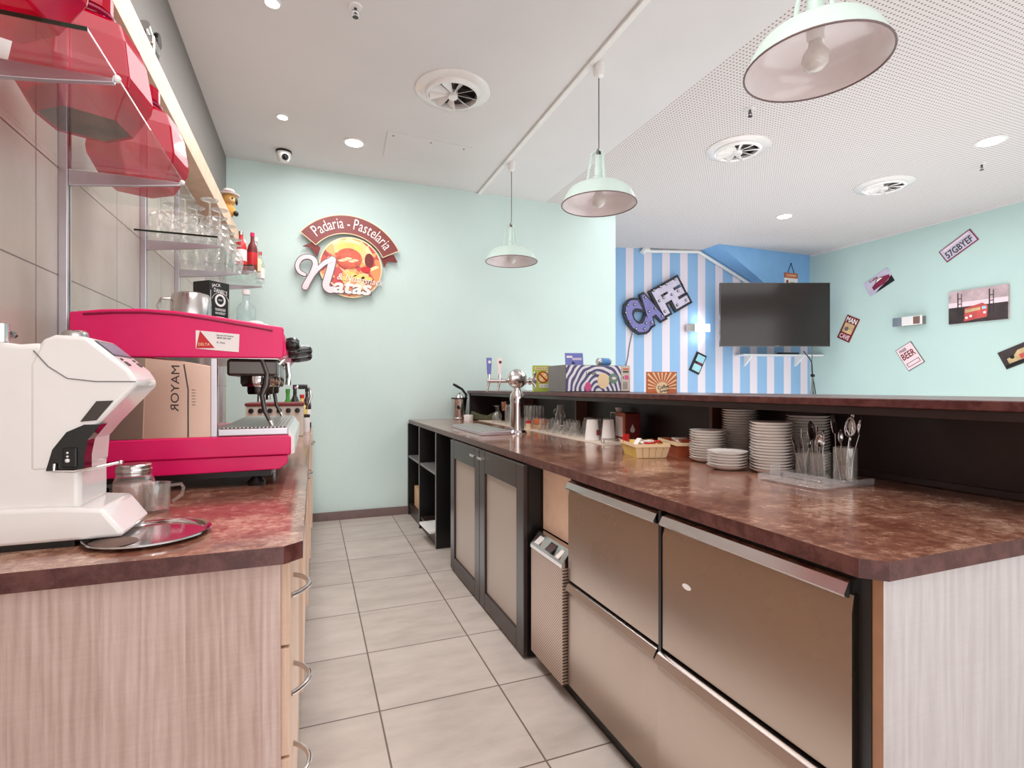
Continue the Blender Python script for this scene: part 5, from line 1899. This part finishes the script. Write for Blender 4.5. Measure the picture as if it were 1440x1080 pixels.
def arc_text(b, txt, c, r, a_from, a_to, cap, z0, z1, squeeze=0.6, bold=0.0):
    """letters standing on an arc, reading clockwise from a_from to a_to"""
    k = cap / 0.73
    adv = []
    for ch in txt:
        if ch == ' ':
            adv.append(0.28)
        else:
            vs, _ = text_raw(ch, bold)
            adv.append(max(p[0] for p in vs) - min(p[0] for p in vs) + 0.1)
    tot = sum(adv)
    u = 0
    for ch, ad in zip(txt, adv):
        if ch != ' ':
            a = a_from + (a_to - a_from) * (u + ad / 2) / tot
            vs, fs = text_raw(ch, bold)
            mx = (max(p[0] for p in vs) + min(p[0] for p in vs)) / 2
            old = b.T
            b.T = old @ Matrix.Translation((c[0] + r * math.cos(a), c[1] + r * math.sin(a), 0)) @ Matrix.Rotation(a - PI / 2, 4, 'Z') @ Matrix.Diagonal((k * squeeze, k, 1, 1))
            b.add([(p[0] - mx, p[1], z1) for p in vs] + [(p[0] - mx, p[1], z0) for p in vs],
                  [tuple(f) for f in fs])
            b.T = old
        u += ad


# bakery sign on the mint wall -----------------------------------------
sg = thing('bakery_sign', 'brown arched bakery sign with a round food picture on the mint wall', 'sign', frame=frame((0.31, BY, 2.29), (1, 0, 0)))
A0, A1 = math.radians(27), math.radians(141)
b = MB().ringarc((0, 0), 0.357, 0.517, A0, A1, 0.05, 0.06, 40)
rb = b.build('ribbon', 'sign_brown', sg, world=False, smooth=0)
for r0, r1 in ((0.517, 0.523), (0.351, 0.357)):
    MB().ringarc((0, 0), r0, r1, A0, A1, 0.05, 0.061, 40).build('ribbon_edge', 'cream', rb, world=False, smooth=0)
for a in (A0, A1):
    b = MB()
    stroke(b, [(0.354 * math.cos(a), 0.354 * math.sin(a)), (0.52 * math.cos(a), 0.52 * math.sin(a))], [0.006, 0.006], 0.05, 0.061)
    b.build('ribbon_edge', 'cream', rb, world=False, smooth=0)
b = MB()
arc_text(b, 'Padaria - Pastelaria', (0, 0), 0.40, A1 - 0.16, A0 + 0.12, 0.105, 0.060, 0.0625, 0.66, 0.0)
b.build('lettering', 'paper_white', rb, world=False, smooth=0)
for pts in ([(-0.39, 0.205), (-0.30, 0.25), (-0.235, 0.205), (-0.26, 0.125), (-0.325, 0.20)], [(0.30, 0.165), (0.33, 0.07), (0.36, 0.13), (0.455, 0.13), (0.42, 0.20)]):
    MB().prism(pts, 0.038, 0.046).build('ribbon_tail', 'dark_red', sg, world=False, smooth=0)
C = (0.03, 0.045)
MB().disc(C, 0.280, 0.046, 0.054, 48).build('disc_border', 'cream', sg, world=False, smooth=0)
dk = MB().disc(C, 0.268, 0.046, 0.057, 48).build('food_disc', 'food_print', sg, world=False, smooth=0)
MB().disc((0.02, 0.225), 0.07, 0.057, 0.0585, 24, 1.6, 0.7).build('sunny_patch', 'yellow', dk, world=False, smooth=0)
MB().disc((0.01, 0.125), 0.075, 0.0585, 0.063, 28, 1.55, 1.25).build('loaf', 'bread', dk, world=False, smooth=0)
for k in range(5):
    MB().disc((-0.055 + 0.03 * k, 0.10 + 0.012 * (k % 3)), 0.018, 0.063, 0.0645, 14, 1.7, 0.55).build('loaf_cut', 'cream', dk, world=False, smooth=0)
MB().disc((0.19, 0.12), 0.045, 0.0575, 0.062, 20, 0.9, 1.5).build('fruit', 'dark_red', dk, world=False, smooth=0)
MB().disc((0.16, 0.035), 0.03, 0.0575, 0.063, 18, 1.5, 0.9).build('fruit', 'red', dk, world=False, smooth=0)
for x, y in ((0.03, -0.02), (0.1, -0.04), (-0.02, -0.06), (0.17, -0.05)):
    MB().disc((x, y), 0.04, 0.0575, 0.061, 18, 1.3, 0.55).build('tart', 'yellow', dk, world=False, smooth=0)
# swash capital and small letters
N1 = smooth_pts([(-0.37, -0.055), (-0.415, -0.03), (-0.43, 0.025), (-0.40, 0.085), (-0.345, 0.108), (-0.295, 0.09), (-0.28, 0.04), (-0.305, -0.04), (-0.345, -0.12), (-0.365, -0.165)])
N2 = smooth_pts([(-0.325, -0.10), (-0.27, -0.01), (-0.20, 0.065), (-0.135, 0.098)])
N3 = smooth_pts([(-0.135, 0.098), (-0.15, 0.02), (-0.175, -0.07), (-0.19, -0.14), (-0.16, -0.175), (-0.125, -0.17)])
for grow, mname, z0, z1 in ((0.016, 'sign_edge', 0.060, 0.069), (0.0, 'sign_pink', 0.064, 0.074)):
    b = MB()
    for q, (pts, w0, w1) in enumerate(((N1, 0.026, 0.05), (N2, 0.022, 0.045), (N3, 0.062, 0.055))):
        n = len(pts)
        stroke(b, pts, [w0 + (w1 - w0) * i / (n - 1) + grow for i in range(n)], z0, z1 - 0.0024 * q)
    b.build('capital_letter' if grow == 0 else 'capital_outline', mname, sg, world=False, smooth=0)
MB().box(-0.19, -0.205, 0.055, 0.215, -0.17, 0.064).build('letter_plate', 'sign_edge', sg, world=False, smooth=0)
b = MB()
b.T = Matrix(((1, 0.18, 0, 0), (0, 1, 0, 0), (0, 0, 1, 0), (0, 0, 0, 1)))
b.text('atas', 0.07, -0.143, 0.335, 0.12, 0.062, 0.070, -0.02, 0.03)
b.build('small_letters', 'paper_white', sg, world=False, smooth=0)
b = MB()
b.T = Matrix(((1, 0.2, 0, 0), (0, 1, 0, 0), (0, 0, 1, 0), (0, 0, 0, 1)))
b.text('& Nutrisnack', 0.13, -0.065, 0.42, 0.06, 0.064, 0.069, -0.09, 0.0)
b.build('second_line', 'paper_white', sg, world=False, smooth=0)

# marquee letters on the striped wall ------------------------------------
fd = (1, -0.226, 0)
o_ = on_far(4.59, 2.40, 0.0)
mq = thing('marquee_letters', 'purple cafe marquee lettering with bulbs tilted on the striped wall', 'sign', frame=frame(o_, fd, math.radians(29.5)))
LET = [('C', -0.35, -0.01, 0.30, 0.52), ('A', -0.11, 0.0, 0.29, 0.47), ('F', 0.13, 0.0, 0.24, 0.42), ('E', 0.35, 0.0, 0.26, 0.42)]
for ch, x, y, wd_, ht in LET:
    b = MB().text(ch, x, y, wd_ + 0.04, ht + 0.04, 0.03, 0.075, 0, 0.13)
    lb = b.build('letter_box', 'navy', mq, world=False, smooth=0)
    lb['label'] = 'dark outline of the letter ' + ch
    MB().text(ch, x, y, wd_ - 0.03, ht - 0.03, 0.075, 0.085, 0, 0.06).build('letter_face', 'purple_blue' if ch in 'CA' else 'photo_lilac', lb, world=False, smooth=0)
BULB = {'C': [(-0.46, 0.12), (-0.47, -0.02), (-0.44, -0.15), (-0.33, -0.21), (-0.27, -0.15), (-0.29, 0.16), (-0.38, 0.20)],
        'A': [(-0.19, -0.18), (-0.15, -0.03), (-0.1, 0.17), (-0.05, -0.03), (-0.01, -0.18)],
        'F': [(0.06, 0.20), (0.06, 0.03), (0.06, -0.14), (0.17, 0.20), (0.14, 0.04)],
        'E': [(0.27, 0.19), (0.27, 0.02), (0.27, -0.15), (0.42, 0.19), (0.38, 0.02), (0.42, -0.15)]}
for ch in BULB:
    for x, y in BULB[ch]:
        b = MB()
        b.disc((x, y), 0.020, 0.085, 0.089, 12)
        rim_ = b.build('bulb_socket', 'navy', mq, world=False, smooth=0)
        MB().ball((x, y, 0.096), 0.012, 10).build('bulb', 'bulb_glass', rim_, world=False)
MB().tube([on_far(4.27, 2.06, 0.03), on_far(4.25, 1.95, 0.012), on_far(4.22, 1.8, 0.01), on_far(4.20, 1.65, 0.01), on_far(4.15, 1.45, 0.012), on_far(4.13, 1.1, 0.01)], 0.006, 8).build('power_cord', 'grey_plastic', mq)


def sconce(fr_, label, lit):
    t = thing('wall_sconce', label, 'wall light', frame=fr_, group='rectangular wall sconces')
    MB().box(-0.16, -0.05, 0, 0.16, 0.05, 0.02).build('back_plate', 'grey_plastic', t, world=False, smooth=0, bevel=0.002)
    MB().box(-0.17, -0.055, 0.02, -0.06, 0.055, 0.10).build('side_shell', 'bright_steel', t, world=False, smooth=0, bevel=0.003)
    MB().box(-0.06, -0.055, 0.085, 0.17, 0.055, 0.10).build('front_band', 'sconce_glow' if lit else 'trim_white', t, world=False, smooth=0, bevel=0.003)
    if not lit:
        for z in (-0.03, 0.0, 0.03):
            MB().box(-0.055, z - 0.006, 0.10, 0.06, z + 0.006, 0.104).build('louvre', 'paper_white', t, world=False, smooth=0)
        MB().box(0.075, -0.045, 0.10, 0.15, 0.045, 0.103).build('front_glass', 'copper', t, world=False, smooth=0)
    else:
        MB().box(-0.05, -0.04, 0.03, 0.16, 0.04, 0.08).build('lamp', 'sconce_glow', t, world=False, smooth=0)
    return t


sconce(frame(on_far(5.205, 2.083), fd), 'lit rectangular steel sconce on the striped wall', True)
lp = bpy.data.lights.new('sconce_lamp', 'POINT')
lp.energy = 0.7
lp.color = (0.8, 0.9, 1.0)
lp.shadow_soft_size = 0.05
for dz in (-0.14, 0.14):
    lo = bpy.data.objects.new('sconce_lamp', lp)
    lo.location = on_far(5.21, 2.083 + dz, 0.10)
    COL.objects.link(lo)
sconce(frame((RX, 4.27, 2.05), (0, -1, 0)), 'unlit steel sconce with white louvres on the poster wall', False)

# small plaque on the striped wall
t = thing('wall_plaque', 'small tilted black plaque with pale blue pictures on the striped wall', 'plaque', frame=frame(on_far(5.236, 1.58), fd, math.radians(-25)))
MB().box(-0.085, -0.15, 0, 0.085, 0.15, 0.012).build('board', 'black', t, world=False, smooth=0, bevel=0.002)
for y0, y1 in ((0.02, 0.125), (-0.12, -0.02)):
    MB().box(-0.05, y0, 0.012, 0.072, y1, 0.0135).build('picture', 'sky_blue', t, world=False, smooth=0)
MB().disc((0.025, 0.0), 0.028, 0.0135, 0.015, 16, 1.3, 0.7).build('print', 'wine', t, world=False, smooth=0)

# television, its shelf and cables -----------------------------------------
tv = thing('television', 'large flat black television on an arm in front of the striped wall', 'television', frame=frame((5.935, 5.375, 2.226), (0.933, -0.359, 0)))
MB().box(-0.753, -0.436, -0.035, 0.753, 0.436, 0.0).build('case', 'black', tv, world=False, smooth=0, bevel=0.004)
b = MB()
for x0, y0, x1, y1 in ((-0.755, -0.438, 0.755, -0.424), (-0.755, 0.428, 0.755, 0.438), (-0.755, -0.424, -0.746, 0.428), (0.746, -0.424, 0.755, 0.428)):
    b.box(x0, y0, -0.002, x1, y1, 0.004)
b.build('bezel', 'dark_steel', tv, world=False, smooth=0)
MB().box(-0.746, -0.424, 0, 0.746, 0.428, 0.0015).build('screen', 'tv_screen', tv, world=False, smooth=0)
MB().text('SAMSUNG', 0.03, -0.431, 0.06, 0.008, 0.004, 0.0046).build('lettering', 'alu', tv, world=False, smooth=0)
MB().box(-0.25, -0.2, -0.06, 0.25, 0.2, -0.035).build('mount_plate', 'black', tv, world=False, smooth=0)
MB().tube([(0, 0, -0.06), (-0.1, 0, -0.3), (0.05, 0, -0.56)], 0.025, 10).build('wall_arm', 'black', tv, world=False)
for k, pts in enumerate(([(6.55, 5.30, 1.80), (6.62, 5.36, 1.66), (6.72, 5.45, 1.50), (6.80, 5.50, 1.40)], [(6.42, 5.33, 1.73), (6.60, 5.36, 1.60), (6.70, 5.42, 1.46), (6.80, 5.50, 1.40)],
                         [(6.80, 5.50, 1.40), (6.74, 5.46, 1.25), (6.66, 5.42, 1.10), (6.74, 5.45, 1.14), (6.81, 5.50, 1.38)], [(6.80, 5.50, 1.40), (6.85, 5.50, 1.2), (6.87, 5.50, 1.06), (6.82, 5.49, 1.08), (6.80, 5.50, 1.36)])):
    b = MB().tube([tuple(v) for v in smooth_pts(pts, 5)], 0.007, 8)
    b.build('cable', 'black' if k % 2 else 'grey_plastic', tv)
MB().tube([(6.77, 5.48, 1.40), (6.83, 5.51, 1.40)], 0.024, 10).build('tie', 'black', tv)
t = thing('wall_shelf', 'thin white wall shelf below the television', 'shelf', (6.35, 5.75, 1.69))
b = MB().prism([on_far(5.80, 0, 0.001)[:2], on_far(5.80, 0, 0.24)[:2], (6.985, 5.46), (6.985, 5.70)], 1.685, 1.705)
b.build('board', 'trim_white', t, smooth=0, bevel=0.002)
for x in (5.95, 6.75):
    p0, p1 = on_far(x, 0, 0.001), on_far(x, 0, 0.19)
    b = MB()
    dx = Vector((p1[0] - p0[0], p1[1] - p0[1], 0))
    sd = Vector((dx.y, -dx.x, 0)).normalized() * 0.012
    tri = [(p0[0], p0[1], 1.684), (p1[0], p1[1], 1.684), (p1[0], p1[1], 1.67), (p0[0] + dx.x * 0.15, p0[1] + dx.y * 0.15, 1.55), (p0[0], p0[1], 1.54)]
    vs = [(q[0] + sd.x, q[1] + sd.y, q[2]) for q in tri] + [(q[0] - sd.x, q[1] - sd.y, q[2]) for q in tri]
    b.add(vs, [(0, 1, 2, 3, 4), (9, 8, 7, 6, 5)] + [(i, 5 + i, 5 + (i + 1) % 5, (i + 1) % 5) for i in range(5)])
    b.build('bracket', 'trim_white', t, smooth=0)
b = MB().box(-0.14, -0.06, 0, 0.14, 0.06, 0.03)
o = b.build('set_top_box', 'black', smooth=0, bevel=0.004)
o.matrix_basis = Matrix.Translation((6.50, 5.66, 1.7055)) @ Matrix.Rotation(-0.22, 4, 'Z')
tag(o, 'flat black set-top box on the white shelf below the television', 'set-top box')

# calendar on the blue soffit
t = thing('wall_calendar', 'red and white calendar hanging by a string above the television', 'calendar', frame=frame((6.605, 5.70, 2.74), (1, 0, 0)))
MB().box(-0.13, -0.12, 0, 0.13, 0.10, 0.008).build('board', 'paper_white', t, world=False, smooth=0)
MB().box(-0.13, 0.10, 0, 0.13, 0.175, 0.010).build('header', 'terracotta', t, world=False, smooth=0)
MB().text('CALENDRIER', 0, 0.138, 0.2, 0.03, 0.010, 0.011).build('lettering', 'cream', t, world=False, smooth=0)
b = MB().disc((-0.078, 0.04), 0.026, 0.008, 0.010, 16, 0.9, 1.2)
b.build('emblem', 'sign_brown', t, world=False, smooth=0)
MB().box(-0.02, 0.035, 0.008, 0.06, 0.042, 0.0095).build('print', 'leaf_green', t, world=False, smooth=0)
for s_ in (-1, 1):
    MB().tube([(s_ * 0.065, 0.172, 0.006), (0, 0.315, 0.006)], 0.004, 6).build('string', 'navy', t, world=False)
MB().ball((0, 0.318, 0.006), 0.009, 10).build('nail', 'navy', t, world=False)


# posters on the teal wall --------------------------------------------------
def poster(y, z, w_, h_, roll, label, name='tin_sign', th=0.008):
    t = thing(name, label, 'wall sign', frame=frame((RX, y, z), (0, -1, 0), math.radians(roll)), group='small signs on the poster wall')
    return t


t = poster(3.77, 2.865, 0, 0, 31, 'tilted number plate sign with dark letters, topmost on the poster wall')
MB().box(-0.185, -0.085, 0, 0.185, 0.085, 0.008).build('plate_rim', 'wine', t, world=False, smooth=0, bevel=0.004)
MB().box(-0.172, -0.072, 0.008, 0.172, 0.072, 0.010).build('plate', 'photo_lilac', t, world=False, smooth=0)
MB().box(-0.14, 0.045, 0.010, 0.15, 0.062, 0.0105).build('header', 'sign_pink', t, world=False, smooth=0)
MB().text('57GBYEF', 0, -0.018, 0.30, 0.082, 0.010, 0.012, 0, 0.02).build('lettering', 'espresso', t, world=False, smooth=0)

t = poster(4.675, 2.615, 0, 0, 27, 'tilted tin sign with a dark red vintage car on lilac sky')
MB().box(-0.175, -0.105, 0, 0.175, 0.105, 0.008).build('plate', 'photo_lilac', t, world=False, smooth=0, bevel=0.003)
MB().prism([(-0.10, -0.105), (0.175, -0.105), (0.175, -0.01), (0.12, -0.045), (-0.02, -0.075)], 0.008, 0.009).build('road', 'black', t, world=False, smooth=0)
b = MB().prism([(-0.10, -0.06), (0.05, -0.06), (0.15, -0.03), (0.155, 0.01), (0.09, 0.03), (0.045, 0.05), (-0.01, 0.048), (-0.045, 0.01), (-0.10, -0.01)], 0.009, 0.011)
b.build('car_print', 'wine', t, world=False, smooth=0)
MB().prism([(-0.03, 0.012), (0.0, 0.04), (0.04, 0.042), (0.07, 0.02)], 0.011, 0.012).build('windscreen_print', 'paper_white', t, world=False, smooth=0)
MB().text('Cuba', -0.04, 0.075, 0.12, 0.035, 0.008, 0.010, 0, 0.02).build('lettering', 'dark_red', t, world=False, smooth=0)

t = poster(5.093, 2.047, 0, 0, -27, 'narrow tilted dark sign with pale lettering, nearest the television')
MB().box(-0.10, -0.172, 0, 0.10, 0.172, 0.008).build('plate', 'dark_red', t, world=False, smooth=0, bevel=0.003)
MB().box(-0.072, -0.065, 0.008, 0.075, 0.07, 0.0095).build('picture', 'photo_sand', t, world=False, smooth=0)
MB().disc((-0.02, -0.01), 0.03, 0.0095, 0.0105, 16).build('print', 'sign_edge', t, world=False, smooth=0)
MB().text('MAN', 0, 0.118, 0.16, 0.07, 0.008, 0.010, 0, 0.02).build('lettering', 'paper_white', t, world=False, smooth=0)
MB().text('CAVE', 0, -0.118, 0.15, 0.065, 0.008, 0.010, 0, 0.02).build('lettering', 'sign_pink', t, world=False, smooth=0)

t = poster(4.293, 1.617, 0, 0, 31, 'tilted white tin sign with dark red beer lettering under the unlit sconce')
MB().box(-0.108, -0.155, 0, 0.108, 0.155, 0.007).build('plate_rim', 'espresso', t, world=False, smooth=0, bevel=0.004)
MB().box(-0.101, -0.148, 0.007, 0.101, 0.148, 0.009).build('plate', 'sign_pink', t, world=False, smooth=0)
MB().text('FREE', -0.03, 0.105, 0.09, 0.036, 0.009, 0.0105, 0, 0.01).build('lettering', 'espresso', t, world=False, smooth=0)
MB().text('BEER', 0, 0.028, 0.17, 0.085, 0.009, 0.0105, 0, 0.02).build('lettering', 'dark_red', t, world=False, smooth=0)
b = MB()
for x0, y0, x1, y1 in ((-0.08, -0.118, 0.08, -0.112), (-0.08, -0.072, 0.08, -0.066), (-0.08, -0.112, -0.074, -0.072), (0.074, -0.112, 0.08, -0.072)):
    b.box(x0, y0, 0.009, x1, y1, 0.0105)
b.build('arrow_box', 'espresso', t, world=False, smooth=0)

t = thing('canvas_picture', 'wide canvas photograph of a red tram by a suspension bridge on the poster wall', 'picture', frame=frame((RX, 3.576, 2.15), (0, -1, 0)))
MB().box(-0.28, -0.188, 0, 0.28, 0.188, 0.025).build('canvas', 'photo_sky', t, world=False, smooth=0, bevel=0.002)
MB().box(-0.279, -0.187, 0.025, 0.279, 0.0, 0.0256).build('ground_print', 'photo_dark', t, world=False, smooth=0)
MB().box(-0.279, 0.0, 0.025, 0.279, 0.055, 0.0254).build('glow_print', 'sign_pink', t, world=False, smooth=0)
for x in (-0.17, 0.13):
    b = MB().box(x - 0.022, -0.10, 0.0256, x - 0.010, 0.165, 0.0264)
    b.box(x + 0.016, -0.10, 0.0256, x + 0.024, 0.15, 0.0264)
    b.box(x - 0.01, 0.09, 0.0256, x + 0.016, 0.1, 0.0264)
    b.box(x - 0.01, 0.03, 0.0256, x + 0.016, 0.04, 0.0264)
    b.build('bridge_tower_print', 'espresso', t, world=False, smooth=0)
tr_ = MB().prism([(-0.125, -0.17), (0.09, -0.14), (0.10, -0.02), (0.05, 0.02), (-0.12, -0.02)], 0.0258, 0.0268).build('tram_print', 'photo_red', t, world=False, smooth=0)
MB().prism([(-0.115, -0.075), (0.03, -0.055), (0.03, -0.025), (-0.115, -0.035)], 0.0268, 0.0274).build('tram_windows_print', 'photo_sand', tr_, world=False, smooth=0)
MB().box(0.045, -0.05, 0.0268, 0.085, -0.02, 0.0274).build('tram_screen_print', 'sky_blue', tr_, world=False, smooth=0)
for x, y in ((-0.10, -0.13), (-0.06, -0.115), (0.07, -0.09)):
    MB().disc((x, y), 0.014, 0.0268, 0.0276, 14).build('tram_lamp_print', 'paper_white', tr_, world=False, smooth=0)

t = poster(3.16, 1.60, 0, 0, 24, 'tilted brown tin sign with a yellow and orange car, cut by the frame')
MB().box(-0.22, -0.10, 0, 0.22, 0.10, 0.008).build('plate', 'photo_dark', t, world=False, smooth=0, bevel=0.003)
MB().prism([(-0.17, -0.055), (0.12, -0.055), (0.14, 0.0), (0.06, 0.05), (-0.05, 0.05), (-0.10, 0.01), (-0.17, 0.0)], 0.008, 0.010).build('car_print', 'photo_sand', t, world=False, smooth=0)
MB().box(-0.06, -0.05, 0.010, 0.05, 0.0, 0.011).build('car_door_print', 'photo_red', t, world=False, smooth=0)
MB().disc((-0.12, 0.0), 0.02, 0.010, 0.011, 14).build('lamp_print', 'black', t, world=False, smooth=0)
MB().box(-0.21, -0.09, 0.008, 0.21, -0.06, 0.0095).build('road_print', 'black', t, world=False, smooth=0)
